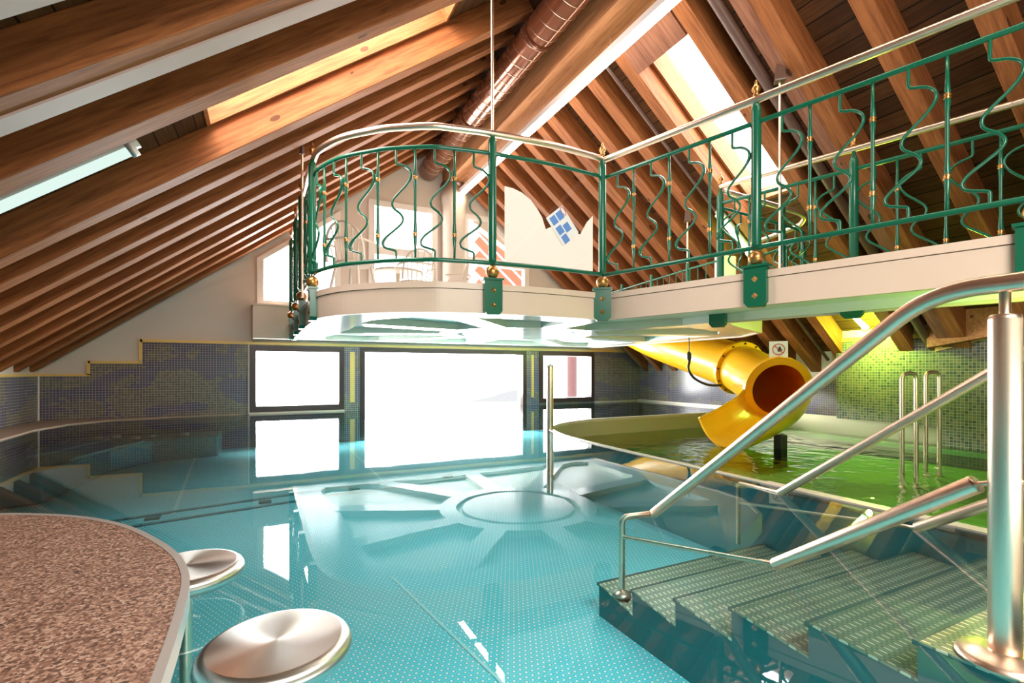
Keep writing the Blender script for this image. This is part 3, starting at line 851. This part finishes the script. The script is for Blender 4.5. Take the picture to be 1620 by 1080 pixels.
def inst(me, name, parent, loc=(0, 0, 0), rz=0.0):
    o = bpy.data.objects.new(name, me); C.objects.link(o); o.parent = parent; o.location = loc; o.rotation_euler = (0, 0, rz); return o

def railpost(root, x, y, rz, bracket=True, finial=True):
    if bracket:
        p = inst(POST, 'post', root, (x, y, ZB), rz)
        inst(BALL, 'gold_ball', p, (0, 0, -.075))
        inst(BRK, 'bracket', p, (0, 0, -.42 - .01))
        # two diamond bolts on the outside of the bracket
        for zz in (-.23, -.35): inst(BOLT, 'bolt', p, (0, -.03, zz))
    else:
        p = inst(REARPOST, 'post', root, (x, y, ZB), rz)
        inst(BRK, 'bracket', p, (0, .05, -.33))
    if finial: inst(FIN, 'finial', p, (0, 0, ZH - ZB + .025))
    return p
def along(path, d):
    acc = 0
    for a, b in zip(path, path[1:]):
        L = (b - a).length
        if acc + L >= d: return a + (b - a) * ((d - acc) / L), (b - a).normalized()
        acc += L
    return path[-1], (path[-1] - path[-2]).normalized()
def section(root, path, n, flip=1, start_wavy=True):
    """n balusters evenly spaced on a 2-D path between two posts, plus upper and lower rail"""
    path = [Vector(p[:2]) for p in path]
    L = sum((b - a).length for a, b in zip(path, path[1:]))
    for z, nm in ((ZT, 'upper_rail'), (ZB, 'lower_rail')):
        tubeobj(nm, [(p.x, p.y, z) for p in path], .016, 'green', root, seg=8, ry=.018)
    for i in range(n):
        p, t = along(path, L * (i + 1) / (n + 1))
        rz = math.atan2(t.y, t.x)
        if (i % 2 == 0) == start_wavy: inst(WV[flip], 'wavy_baluster', root, (p.x, p.y, ZB), rz)
        else:
            s = inst(ST, 'straight_baluster', root, (p.x, p.y, ZB), rz)
            for q in (.225, .73): inst(CO, 'collar', s, (0, 0, HB * q))
OUT = .05
off_front = offset(front2d, OUT)
fr = thing('gallery_railing', 'green and gold front railing with curved steel handrail along the gallery edge', 'railing')
def closest(path, q):
    return min(range(len(path)), key=lambda i: (Vector(path[i]) - Vector(q)).length)
posts2d = [(.37, 7.84), (.38, 6.85), (.40, 5.88), (.43, 4.85), (1.66, 3.73), (2.83, 3.72)]
idx = [closest(off_front, q) for q in posts2d]
base = off_front[:idx[5] + 1]
p960 = Vector(base[-1])
pts_line = [p960 + dirn * 1.38 * k for k in (0, 1, 2, 3)]
secs = [(off_front[idx[i]:idx[i + 1] + 1], n) for i, n in ((0, 5), (1, 5), (2, 5), (3, 11), (4, 0))]
secs.insert(0, ([off_front[0]] + off_front[1:idx[0] + 1], 3))
for p, n in secs: section(fr, p, n)
for a, b in zip(pts_line, pts_line[1:]): section(fr, [a, b], 7)
for k, i in enumerate(idx):
    a = Vector(off_front[max(i - 1, 0)]); b = Vector(off_front[min(i + 1, len(off_front) - 1)]); t = (b - a).normalized()
    q = off_front[i]
    if k <= 3: q = (q[0] - .014, q[1] - (.01 if k == 3 else 0))
    if k == 5: t = Vector((.8, -.6)); q = (q[0] - .035, q[1] - .05)
    railpost(fr, *q, math.atan2(t.y, t.x), True, k != 4)
for q in pts_line[1:3]: railpost(fr, q.x, q.y, math.atan2(dirn.y, dirn.x), True, True)
hp = [(x, y, ZH) for x, y in base[:-1]] + [(p.x, p.y, ZH) for p in pts_line]
hp = fillet(hp[:1] + hp[1:-4], .02, 1) + fillet([hp[-5], hp[-4], hp[-3]], .16, 6)[1:] + hp[-2:]
tubeobj('handrail', hp, .027, 'steel', fr, seg=16)

# rear railing of the walkway
DZ = -.13
rr = thing('walkway_railing', 'green railing with steel handrail on the far side of the walkway', 'railing', (0, 0, DZ))
rp = [(4.01, 3.42), (4.31, 2.35), (4.62, 1.25), (4.93, .15)]
for a, b in zip(rp, rp[1:]): section(rr, [a, b], 7, flip=-1)
for a in rp[:3]: railpost(rr, *a, 1.85, False, True)
tubeobj('handrail', [(x, y, ZH) for x, y in rp], .025, 'steel', rr, seg=14)
# descending curled stair rail behind it
sr = thing('stair_railing', 'green railing curling down behind the walkway near the skylight', 'railing')
cur = smooth_path([(4.02, 3.42, 2.44), (4.57, 3.22, 2.31), (4.88, 3.16, 2.25), (4.98, 3.21, 2.21), (5.0, 3.34, 2.17), (4.84, 3.73, 2.07)], 6)
tubeobj('handrail', cur, .024, 'steel', sr, seg=12)
tubeobj('upper_rail', [p - Vector((0, 0, .17)) for p in cur], .014, 'green', sr, seg=8)
for q in (2, 6, 10, 13, 16, 18, 20, 22, 25, 28):
    p = cur[q]; o = inst(WV[-1] if q % 4 == 2 else ST, 'wavy_baluster' if q % 4 == 2 else 'straight_baluster', sr, (p.x, p.y, 1.42), .2 * q)
    o.scale = (1, 1, (p.z - .17 - 1.42) / HB)
tubeobj('post', [(cur[7].x, cur[7].y, FT - .1), (cur[7].x, cur[7].y, cur[7].z)], .03, 'green', sr)
# far low railing at the right edge of the gallery
lr = thing('edge_railing', 'low thin green railing along the far right gallery edge', 'railing')
ep = [(5.3, 8.3), (5.05, 6.2), (4.8, 4.6), (4.75, 4.1)]
tubeobj('upper_rail', [(x, y, 1.95) for x, y in ep], .014, 'green', lr, seg=8)
tubeobj('lower_rail', [(x, y, 1.5) for x, y in ep], .012, 'green', lr, seg=8)
for x, y in ep[:3] + [(4.93, 5.4), (5.17, 7.2)]: tubeobj('post', [(x, y, FT - .04), (x, y, 2.03)], .024, 'green', lr, seg=10)
P = [Vector(p) for p in ep]
for k in range(1, 30):
    p, t = along(P, k * .14); tubeobj('baluster', [(p.x, p.y, 1.5), (p.x, p.y, 1.95)], .006, 'green', lr, seg=6)
# hanging rods
def rod(x, y, z0, z1, label, plate=True):
    t = thing('hanging_rod', label, 'rod', (x, y, z0), group='rods carrying the gallery')
    tubeobj('rod', [(0, 0, 0), (0, 0, z1 - z0)], .011, 'steel', t, seg=10)
    if plate:
        bm = bmesh.new(); lathe(bm, [(.055, -.16), (.06, -.15), (.04, .0), (.02, .08)], 4); o = finish('mount', bm, 'brownpipe', t, loc=(0, 0, z1 - z0))
        if x < 1: o.scale = (.45, .45, .45)
rx, ry = off_front[idx[4]]
rod(rx, ry, ZH, zl(rx) + .2, 'bright steel rod rising from the curved handrail to the roof', False)
rod(.30, 5.2, FT, zl(.30) + .02, 'thin steel rod at the left end of the gallery', True)
rod(4.01, 2.79, FT, zr(4.01) + .05, 'steel rod hanging from the mauve rafter above the walkway')
rod(4.80, 4.60, FT, zr(4.8) + .05, 'short steel rod between the right rafters behind the front railing')

# glass panel between two posts and its notice
a = Vector(off_front[idx[4]]); b = Vector(off_front[idx[5]])
tt = (b - a).normalized(); Lp = (b - a).length
gl = thing('glass_panel', 'clear glass panel with scalloped white lower film between railing posts', 'panel', (a.x, a.y, ZB), math.atan2(tt.y, tt.x))
g0, g1 = .12, Lp - .1
bm = bmesh.new(); bm.faces.new([bm.verts.new(q) for q in ((g0, .004, .02), (g1, .004, .02), (g1, .004, HB - .02), (g0, .004, HB - .02))]); finish('glass_sheet', bm, 'clear', gl)
W = g1 - g0
sh = [(0, .02)] + [(1, .02), (1, .60)] + [(.93, .53), (.87, .43), (.845, .39)] + [(.62, .46), (.5, .42), (.44, .39)] + [(.40, .50), (.34, .58), (.27, .65), (.18, .70), (.09, .725), (0, .73)]
bm = bmesh.new(); prism(bm, [(g0 + u * W, v * HB) for u, v in sh], .010, .014, Matrix(((1, 0, 0, 0), (0, 0, 1, 0), (0, 1, 0, 0), (0, 0, 0, 1))))
finish('white_film', bm, 'film', gl)
nt_ = thing('notice_sheet', 'tilted white notice with blue pictogram boxes on the glass panel', 'notice', (a.x + tt.x * (g0 + .60 * W), a.y + tt.y * (g0 + .60 * W), ZB + .43 * HB), math.atan2(tt.y, tt.x))
def flat(bm, pts, y0, y1): prism(bm, pts, y0, y1, Matrix(((1, 0, 0, 0), (0, 0, 1, 0), (0, 1, 0, 0), (0, 0, 0, 1))))
ca, sa = math.cos(-.88), math.sin(-.88)
def rot(pts): return [(x * ca - z * sa, x * sa + z * ca) for x, z in pts]
bm = bmesh.new(); flat(bm, rot([(-.14, -.085), (.14, -.085), (.14, .13), (-.14, .13)]), -.012, -.009); finish('sheet', bm, 'paper', nt_)
for bx0, bz0 in ((-.12, -.06), (-.12, .02), (-.02, -.06), (-.0, .02), (.07, -.06)):
    bm = bmesh.new(); flat(bm, rot([(bx0, bz0), (bx0 + .075, bz0), (bx0 + .075, bz0 + .065), (bx0, bz0 + .065)]), -.0145, -.012); finish('blue_box', bm, 'blue', nt_)
bm = bmesh.new(); tube(bm, [(lambda q: (q[0], -.015, q[1]))(rot([(-.02 - .075 + .04 * math.cos(k * PI / 10) , .105 + .02 * math.sin(k * PI / 10))])[0]) for k in range(20)], .003, 5, closed=True); finish('red_circle', bm, 'red', nt_)

# ------------------------------------------------------------------ gallery furniture
def chair(x, y, rz, label):
    t = thing('gallery_chair', label, 'chair', (x, y, FT), rz, 'pale spindle chairs on the gallery')
    bm = bmesh.new(); lathe(bm, [(0, .44), (.20, .44), (.21, .455), (.19, .47), (0, .465)], 20); finish('seat', bm, 'furn', t, smooth=True)
    for sx, sy in ((-1, -1), (1, -1), (-1, 1), (1, 1)):
        tubeobj('leg', [(sx * .13, sy * .13, .45), (sx * .2, sy * .2, 0)], .015, 'furn', t, seg=8)
    arcp = [(.23 * math.cos(q), .16 + .08 * math.sin(q) - .0, .46 + .40 * math.sin(q) ** .6 if math.sin(q) > 0 else .46) for q in [PI * k / 16 for k in range(17)]]
    tubeobj('back_hoop', arcp, .014, 'furn', t, seg=8)
    for k in range(3, 14, 2):
        p = arcp[k]; tubeobj('spindle', [(p[0] * .75, .15, .46), p], .007, 'furn', t, seg=6)
    tubeobj('arm_rail', [(-.24, -.08, .66), (-.25, .12, .67), (-.18, .24, .68), (0, .27, .68), (.18, .24, .68), (.25, .12, .67), (.24, -.08, .66)], .013, 'furn', t, seg=8)
chair(.85, 5.6, 2.4, 'pale spindle chair nearest the curved front railing')
chair(1.75, 6.45, 3.3, 'pale spindle chair pushed in front of the round gallery table')
chair(2.45, 6.9, 4.3, 'pale spindle chair right of the round gallery table')
tb = thing('gallery_table', 'small round pale table on the gallery before the windows', 'table', (1.7, 7.15, FT))
bm = bmesh.new(); lathe(bm, [(0, .70), (.36, .70), (.375, .715), (.36, .73), (0, .73)], 32); finish('tabletop', bm, 'furn', tb, smooth=True)
tubeobj('pedestal', [(0, 0, .03), (0, 0, .7)], .03, 'furn', tb)
bm = bmesh.new()
for k in range(3):
    q = k * 2 * PI / 3; tube(bm, [(0, 0, .08), (.2 * math.cos(q), .2 * math.sin(q), .05), (.28 * math.cos(q), .28 * math.sin(q), .012)], .016, 8)
finish('foot', bm, 'furn', tb, smooth=True)

# ------------------------------------------------------------------ yellow slide
sl = thing('water_slide', 'yellow tube slide ending in an open chute over the green basin', 'slide')
def section_ring(c, t, r, a0, a1, n=28, rz=None):
    t = Vector(t).normalized(); side = t.cross(Vector((0, 0, 1))).normalized(); up = side.cross(t).normalized()
    rz = rz or r
    return [Vector(c) + side * (r * math.cos(a)) + up * (rz * math.sin(a)) for a in [a0 + (a1 - a0) * k / n for k in range(n + 1)]]
def loft(bm, rings, closed=False):
    R = [[bm.verts.new(p) for p in r] for r in rings]
    for a, b in zip(R, R[1:]):
        n = len(a)
        for k in range(n if closed else n - 1): bm.faces.new((a[k], a[(k + 1) % n], b[(k + 1) % n], b[k]))
axis = smooth_path([(6.45, 8.2, 1.75), (6.45, 7.0, 1.27), (6.45, 5.9, .93), (6.38, 5.1, .70), (6.12, 4.55, .53), (5.85, 4.10, .42)], 6)
def ringset(path, r):
    out = []
    for i, p in enumerate(path):
        a = path[max(i - 1, 0)]; b = path[min(i + 1, len(path) - 1)]
        out.append(section_ring(p, b - a, r, 0, 2 * PI * 27 / 28, 27))
    return out
bm = bmesh.new(); loft(bm, ringset(axis, .355), True); tubeo = finish('tube', bm, 'yellow', sl, smooth=True)
bm = bmesh.new(); loft(bm, ringset(axis, .33), True); finish('tube_lining', bm, 'orange', sl, smooth=True)
# collar flange at the mouth
T0 = (axis[-1] - axis[-2]).normalized(); m0 = axis[-1]
bm = bmesh.new()
loft(bm, [section_ring(m0 - T0 * .02, T0, .33, 0, 2 * PI * 39 / 40, 39), section_ring(m0 + T0 * .035, T0, .325, 0, 2 * PI * 39 / 40, 39),
          section_ring(m0 + T0 * .035, T0, .42, 0, 2 * PI * 39 / 40, 39), section_ring(m0 - T0 * .02, T0, .425, 0, 2 * PI * 39 / 40, 39), section_ring(m0 - T0 * .02, T0, .33, 0, 2 * PI * 39 / 40, 39)], True)
finish('mouth_flange', bm, 'yellow', sl, smooth=False)
# joint flanges further up
for k in (18,):
    p = axis[k]; T = (axis[k + 1] - axis[k - 1]).normalized()
    bm = bmesh.new()
    for d0, d1, r in ((-.03, .03, .41),):
        loft(bm, [section_ring(p + T * d0, T, .34, 0, 2 * PI * 31 / 32, 31), section_ring(p + T * d0, T, r, 0, 2 * PI * 31 / 32, 31), section_ring(p + T * d1, T, r, 0, 2 * PI * 31 / 32, 31), section_ring(p + T * d1, T, .34, 0, 2 * PI * 31 / 32, 31)], True)
    finish('joint_flange', bm, 'yellow', sl)
    for q in range(0, 12):
        c = section_ring(p - T * .035, T, .385, q * PI / 6, q * PI / 6 + .1, 1)[0]
        c2 = section_ring(p + T * .035, T, .385, q * PI / 6, q * PI / 6 + .1, 1)[0]
        tubeobj('flange_bolt', [c, c2 + T * .012], .013, 'black', sl, seg=8)
# open chute: sections from the mouth to the lip
ch = []
path = smooth_path([tuple(m0 + T0 * .03), (5.5, 3.93, .34), (5.15, 3.88, .27), (4.85, 3.88, .21), (4.66, 3.89, .19)], 6)
N = len(path)
for i, p in enumerate(path):
    u = i / (N - 1)
    a = path[max(i - 1, 0)]; b = path[min(i + 1, N - 1)]
    half = math.radians(100 - 26 * u ** .8)
    r = .335 + .09 * u; rz = .345 + .075 * u
    ch.append((p, b - a, r, rz, half))
def chute(extra):
    return [section_ring(p, t, r + extra, -PI / 2 - h, -PI / 2 + h, 26, rz + extra) for p, t, r, rz, h in ch]
bm = bmesh.new(); A = chute(0); B = chute(.028)
loft(bm, A); loft(bm, B)
for e in (0, -1):
    loft(bm, [[r[e] for r in A], [r[e] for r in B]])
    loft(bm, [A[e], B[e]])
bmesh.ops.remove_doubles(bm, verts=bm.verts, dist=.0005)
finish('chute', bm, 'yellow', sl, smooth=False)
# rolled lip edges
for e in (0, -1): tubeobj('rolled_edge', [(r[e] + s[e]) / 2 for r, s in zip(A, B)], .024, 'yellow', sl, seg=8)
# support leg
bm = bmesh.new(); prism(bm, [(-.05, -.04), (.05, -.04), (.07, .05), (-.07, .05)], FZ + .06, -.07); bmesh.ops.translate(bm, verts=bm.verts, vec=(5.2, 3.60, 0)); finish('support_leg', bm, 'black', sl, bevel=.01)
# warning sign on the slide mouth
sgn = thing('warning_sign', 'square white prohibition sign with red circle above the slide mouth', 'sign', (5.66, 3.98, .80), math.atan2(-.82, .57) + 0.0)
sgn.location = (m0.x - .04, m0.y - .04, m0.z + .42)
sgn.rotation_euler = (0, 0, math.radians(-50))
bm = bmesh.new(); box(bm, -.105, .105, -.004, .004, -.02, .19); finish('sign_plate', bm, 'paper', sgn)
bm = bmesh.new(); tube(bm, [(.068 * math.cos(k * PI / 12), -.008, .088 + .068 * math.sin(k * PI / 12)) for k in range(24)], .0055, 6, closed=True)
tube(bm, [(-.047, -.008, .136), (.047, -.008, .04)], .0055, 6); finish('red_ring', bm, 'red', sgn)
bm = bmesh.new(); ball(bm, (.012, -.006, .11), .013, 10, 6); box(bm, -.012, .028, -.009, -.004, .06, .1); box(bm, .0, .045, -.009, -.004, .075, .086); finish('dark_figure', bm, 'black', sgn)
# cable with plug hanging from the soffit
cb = thing('hanging_cable', 'dark cable with plug hanging from the soffit beside the slide tube', 'cable')
tubeobj('cord', smooth_path([(5.35, 5.1, 1.13), (5.35, 5.1, .92)], 2), .006, 'black', cb, seg=8)
tubeobj('plug', [(5.35, 5.1, .93), (5.35, 5.1, .90), (5.35, 5.1, .84), (5.36, 5.1, .78)], [.012, .032, .034, .012], 'black', cb, seg=12)
tubeobj('hose', smooth_path([(5.36, 5.1, .79), (5.34, 5.1, .68), (5.4, 5.05, .55), (5.55, 4.95, .46), (5.72, 4.85, .45)], 6), .017, 'black', cb, seg=8)

# ------------------------------------------------------------------ stairs into the pool
st = thing('pool_stairs', 'steel stairs with dimpled treads descending into the pool at the right', 'stairs', (1.394, .3, 0))
ys = [1.88, 1.645, 1.398, 1.144, .882, .617, .36]
zf = [-.346, -.285, -.220, -.146, -.074, .004, .088]     # far edge of each tread
zn = [-.388, -.322, -.251, -.172, -.089, .004, .088]     # near edge of each tread
off = Vector((-1.394, -.3, 0)); X1 = 2.55
side = Matrix(((0, 0, 1, 0), (1, 0, 0, 0), (0, 1, 0, 0), (0, 0, 0, 1)))
for k in range(7):
    y1 = ys[k]; y0 = ys[k + 1] if k < 6 else -.3
    bm = bmesh.new(); prism(bm, [(y1 + .004, zf[k]), (y0, zn[k]), (y0, zn[k] - .006), (y1 + .004, zf[k] - .006)], 1.394, X1, side)
    bmesh.ops.translate(bm, verts=bm.verts, vec=off); finish('tread', bm, 'tread', st)
    bm = bmesh.new(); box(bm, 1.39, X1, y1 - .002, y1 + .010, zf[k] - .012, zf[k] + .001)
    bmesh.ops.translate(bm, verts=bm.verts, vec=off); finish('nosing', bm, 'nosing', st)
prof = [(1.88, FZ), (-.3, FZ), (-.3, .06)]
for k in range(6, -1, -1): prof += [(ys[k + 1] if k < 6 else -.3, zn[k] - .007), (ys[k] + .002, zf[k] - .007)]
pf = []
for p in prof:
    if not pf or (abs(p[0] - pf[-1][0]) + abs(p[1] - pf[-1][1])) > 1e-4: pf.append(p)
bm = bmesh.new(); prism(bm, pf, 1.396, X1, side)
bmesh.ops.translate(bm, verts=bm.verts, vec=off); finish('stringer', bm, 'skirt', st)

def flange(parent, x, y, z, r=.06, name='base_flange'):
    bm = bmesh.new(); lathe(bm, [(r, 0), (r, .006), (r * .9, .016), (r * .5, .026), (r * .45, .026)], 24); return finish(name, bm, 'steel', parent, smooth=True, loc=(x, y, z))
hr = thing('stair_handrail', 'polished steel handrail with thick post on the near side of the pool stairs', 'handrail')
flange(hr, 1.465, .485, .006, .085)
bm = bmesh.new(); lathe(bm, [(.0285, .01), (.0285, .765), (.026, .775), (.010, .778), (.010, .83)], 24, (1.465, .485)); finish('post', bm, 'steel', hr, smooth=True)
up = fillet([(1.43, -.6, .845), (1.47, .60, .845), (1.58, 1.716, .0), (1.50, 1.745, -.016), (1.437, 1.76, -.03), (1.437, 1.76, -.36)], .07, 8)
A1 = fillet([(1.43, -.6, .845), (1.468, .62, .845), (1.58, 1.716, .0)], .10, 8)
tubeobj('top_rail', A1, .021, 'steel', hr, seg=18)
tubeobj('submerged_rail', fillet([(1.58, 1.716, .0), (1.437, 1.765, -.012), (1.437, 1.765, -.36)], .03, 5), .014, 'steel', hr, seg=14)
flange(hr, 1.437, 1.765, -.367, .042)
d = (Vector((1.53, 1.08, 0)) - Vector((1.47, .536, .389)))
tubeobj('middle_rail', [(1.47, .536, .389), (1.53, 1.08, 0)], .021, 'steel', hr, seg=18)
tubeobj('middle_rail_pin', [(1.465, .485, .405), (1.47, .545, .385)], .006, 'steel', hr, seg=8)
tubeobj('submerged_middle_rail', [(1.53, 1.08, 0), (1.437, 1.765, -.10)], .009, 'steel', hr, seg=10)
tubeobj('right_pin', [(1.465, .485, .405), (1.50, .33, .42)], .005, 'steel', hr, seg=8)
hr2 = thing('stair_handrail', 'slimmer steel handrail on the far side of the pool stairs beside the green basin', 'handrail')
tubeobj('top_rail', fillet([(2.44, 1.70, 0), (2.44, .60, .83), (2.44, -.4, .84)], .1, 8), .021, 'steel', hr2, seg=16)
tubeobj('submerged_rail', fillet([(2.44, 1.70, 0), (2.47, 1.98, -.005), (2.47, 1.98, -.36)], .03, 5), .013, 'steel', hr2, seg=12)
flange(hr2, 2.47, 1.98, -.50, .05)
tubeobj('middle_rail', [(2.41, 1.07, 0), (2.42, .45, .42)], .021, 'steel', hr2, seg=16)
tubeobj('submerged_middle_rail', [(2.41, 1.07, 0), (2.47, 1.98, -.12)], .008, 'steel', hr2, seg=10)
bm = bmesh.new(); lathe(bm, [(.0285, .01), (.0285, .79), (.01, .80), (.01, .83)], 20, (2.44, .42)); finish('post', bm, 'steel', hr2, smooth=True)

# ladder grab rails in the basin
for x, y, zt, lab in ((5.36, 2.44, .63, 'inverted U grab rail in the basin, left of the pair'), (6.17, 2.60, .64, 'inverted U grab rail in the basin, right of the pair')):
    g = thing('grab_rail', lab, 'grab rail', (x, y, 0), 0, 'grab rails in the basin')
    w = .065 if x < 6 else .07
    tubeobj('rail', fillet([(-w * .9, w * .45, FZ + .06), (-w * .9, w * .45, zt), (w * .9, -w * .45, zt), (w * .9, -w * .45, FZ + .06)], .06, 6), .019, 'steel', g, seg=12)
    for s in (-1, 1): flange(g, s * w * .9, -s * w * .45, FZ + .06, .035)
pp = thing('pool_post', 'short upright steel post at the rounded tip of the basin rim', 'post', (2.83, 4.72, FZ))
bm = bmesh.new(); lathe(bm, [(.039, 0), (.039, 1.20), (.035, 1.215), (.008, 1.217), (.008, 1.235), (0, 1.237)], 20); finish('pipe', bm, 'steel', pp, smooth=True)
flange(pp, 0, 0, 0, .06)

# ------------------------------------------------------------------ bar counter and stools
ct = thing('bar_counter', 'speckled brown bar counter with rounded end and metal edge', 'counter', (-.8, .7, 0))
cur = [(-.115, .25), (-.115, .55), (-.115, .76), (-.118, .87), (-.122, .95), (-.134, 1.03), (-.160, 1.12), (-.208, 1.23), (-.285, 1.37), (-.368, 1.475), (-.445, 1.545), (-.52, 1.595), (-.60, 1.635), (-.75, 1.68), (-.95, 1.70), (-1.4, 1.66), (-1.75, 1.5), (-1.8, .8), (-1.8, -.6), (-.4, -.6), (-.2, -.3)]
cc = [tuple(p[:2]) for p in smooth_path([(x, y, 0) for x, y in cur[:-4]], 4)] + cur[-4:]
cc = [(x + .8, y - .7) for x, y in cc]
bm = bmesh.new(); prism(bm, cc, .272, .300); finish('top', bm, 'granite', ct)
bm = bmesh.new(); oo = offset(cc, .008); ii = offset(cc, -.004)
band(bm, oo, ii, .268, .3015); finish('edge_band', bm, 'alu', ct)
bm = bmesh.new(); sm = offset(cc, -.13); prism(bm, sm[:-3] + [(-.9, -1.2), (.3, -1.2)], FZ, .27); finish('base', bm, 'poolwall', ct)
def stool(x, y, label):
    s = thing('bar_stool', label, 'stool', (x, y, FZ), group='bar stools in the water')
    H = .60
    bm = bmesh.new()
    lathe(bm, [(0, H), (.04, H), (.08, H), (.126, H), (.128, H - .0006), (.134, H - .0025), (.141, H - .008), (.146, H - .016), (.148, H - .026), (.145, H - .036), (.138, H - .043), (.126, H - .046), (.0, H - .046)], 72)
    finish('seat', bm, 'stool', s, smooth=True)
    bm = bmesh.new(); lathe(bm, [(.016, .02), (.016, H - .05), (.05, H - .043)], 20); finish('pole', bm, 'steel', s, smooth=True)
    bm = bmesh.new(); lathe(bm, [(.16, 0), (.16, .01), (.1, .018), (.02, .03), (0, .03)], 32); finish('base_plate', bm, 'steel', s, smooth=True)
stool(.016, 1.116, 'round brushed steel bar stool nearest the camera')
stool(-.208, 1.657, 'round brushed steel bar stool half hidden behind the counter')

# ------------------------------------------------------------------ outside
bm = bmesh.new()
pts = [(7.0, 30, -3), (17, 30, 2.45), (18.5, 30, 3.2), (22, 30, -3)]
vs = [bm.verts.new(p) for p in ((11.7, 30, -1.4), (15.4, 30, -1.45), (15.4, 30, -.6), (14.4, 30, -.78), (13.4, 30, -1.05), (12.5, 30, -1.2))]
bm.faces.new(vs)
o = finish('distant_hillside', bm, 'snow'); tag(o, 'faint grey hillside seen through the big window', 'hill', kind='structure')
aw = thing('roof_truss', 'red and white slatted eaves outside the right gallery window', 'eaves', (4.62, 9.6, 0))
for k in range(6):
    z = 2.0 + k * .3
    bm = bmesh.new(); box(bm, -.85, .85, 0, .06, -.08, .08); o = finish('slat', bm, 'outred', aw, loc=(0, 0, z)); o.rotation_euler = (0, .7, 0)
tag(tubeobj('outdoor_post', [(6.75, 10.2, -1), (6.75, 10.2, 2)], .12, 'outpink'), 'reddish post outside the right lower window', 'post')

# ------------------------------------------------------------------ light
world = bpy.data.worlds.new('World'); bpy.context.scene.world = world; world.use_nodes = True
bg = world.node_tree.nodes['Background']; bg.inputs[0].default_value = (1.0, .985, .97, 1); bg.inputs[1].default_value = 3.5
def area(name, loc, target, sx, sy, power, col=(1, 1, 1)):
    l = bpy.data.lights.new(name, 'AREA'); l.shape = 'RECTANGLE'; l.size = sx; l.size_y = sy; l.energy = power; l.color = col
    o = bpy.data.objects.new(name, l); C.objects.link(o); o.location = loc
    d = Vector(target) - Vector(loc); o.rotation_euler = d.to_track_quat('-Z', 'Y').to_euler(); return o
area('window_daylight', (2.9, 8.75, .75), (2.9, 0, -.3), 3.1, 1.1, 420, (1, .98, .96))
area('window_daylight_small', (.45, 8.75, .6), (-.6, 2, 1.2), 1.3, .9, 130)
area('window_daylight_right', (5.45, 8.75, .6), (5.0, 2, .4), 1.3, .9, 90)
area('gallery_daylight', (2.1, 8.8, 2.6), (2.1, 0, 2.2), 1.2, 1.9, 90, (1, .96, .92))
area('gallery_daylight_right', (3.8, 8.8, 2.4), (3.8, 0, 2.0), 1.2, 1.6, 60, (1, .96, .92))
area('gallery_daylight_left', (.45, 8.8, 2.3), (-.2, 2, 2.4), 1.1, 1.3, 120, (1, .96, .92))
# skylights: light entering through the roof openings
def sky_area(name, side, hole, power, col, h):
    ang = AL if side < 0 else AR; a, b, c, d = hole
    M4 = Matrix.Translation((XRI, 0, ZRI + RD / math.cos(ang))) @ (Matrix(((-math.cos(ang), 0, -math.sin(ang), 0), (0, 1, 0, 0), (-math.sin(ang), 0, math.cos(ang), 0), (0, 0, 0, 1))) if side < 0 else Matrix(((math.cos(ang), 0, math.sin(ang), 0), (0, 1, 0, 0), (-math.sin(ang), 0, math.cos(ang), 0), (0, 0, 0, 1))))
    p = M4 @ Vector(((a + b) / 2, (c + d) / 2, h)); q = M4 @ Vector(((a + b) / 2, (c + d) / 2, -1))
    o = area(name, p, q, b - a if False else (d - c), (b - a), power, col)
    n = (q - p).normalized(); yv = (M4.to_3x3() @ Vector((1, 0, 0))).normalized(); xv = yv.cross(-n)
    o.matrix_world = Matrix.Translation(p) @ Matrix((xv, yv, -n)).transposed().to_4x4()
sky_area('left_skylight_glow', -1, SL, 135, (1, .90, .86), .45)
sky_area('right_skylight_glow', 1, SR, 90, (1, .95, .90), .40)
def point(name, loc, power, col, r=.15):
    l = bpy.data.lights.new(name, 'POINT'); l.energy = power; l.color = col; l.shadow_soft_size = r
    o = bpy.data.objects.new(name, l); C.objects.link(o); o.location = loc; return o
point('green_tube_glow', (5.15, 3.9, 2.0), 4, (.45, 1, .1), .03)
point('green_tube_glow_low', (6.75, 3.5, 1.12), 60, (.55, 1, .08), .03)
point('added_green_fill', (4.2, 1.2, .75), 22, (.60, 1, .12), .03)  # added green fill over the basin, no lamp hangs there
area('added_fill_down', (.6, -1.3, 2.7), (.9, 2.8, -.5), 3.0, 1.0, 235, (1, .94, .88))  # added fill behind the camera, aimed down at counter, stairs and water
area('added_fill_low', (1.6, -1.0, .12), (1.6, 1.2, 3.6), 2.4, .8, 38, (1, .90, .82))  # added upward fill behind the camera, brightens the rafter undersides

# ------------------------------------------------------------------ camera
cam = bpy.data.cameras.new('camera'); co = bpy.data.objects.new('camera', cam); C.objects.link(co)
co.location = (0, 0, .65); co.rotation_euler = (PI / 2, 0, -math.radians(26.5))
cam.sensor_width = 36; cam.lens = 775 / 1620 * 36; cam.shift_y = 47 / 1620; cam.clip_start = .02
sc = bpy.context.scene; sc.camera = co
sc.view_settings.view_transform = 'Standard'; sc.view_settings.look = 'None'; sc.view_settings.exposure = .35; sc.view_settings.gamma = 1
sc.cycles.use_denoising = True
try:
    sc.cycles.max_bounces = 10; sc.cycles.diffuse_bounces = 5; sc.cycles.glossy_bounces = 5; sc.cycles.transparent_max_bounces = 16
    sc.cycles.sample_clamp_indirect = 6; sc.cycles.caustics_reflective = False; sc.cycles.caustics_refractive = False
except Exception: pass
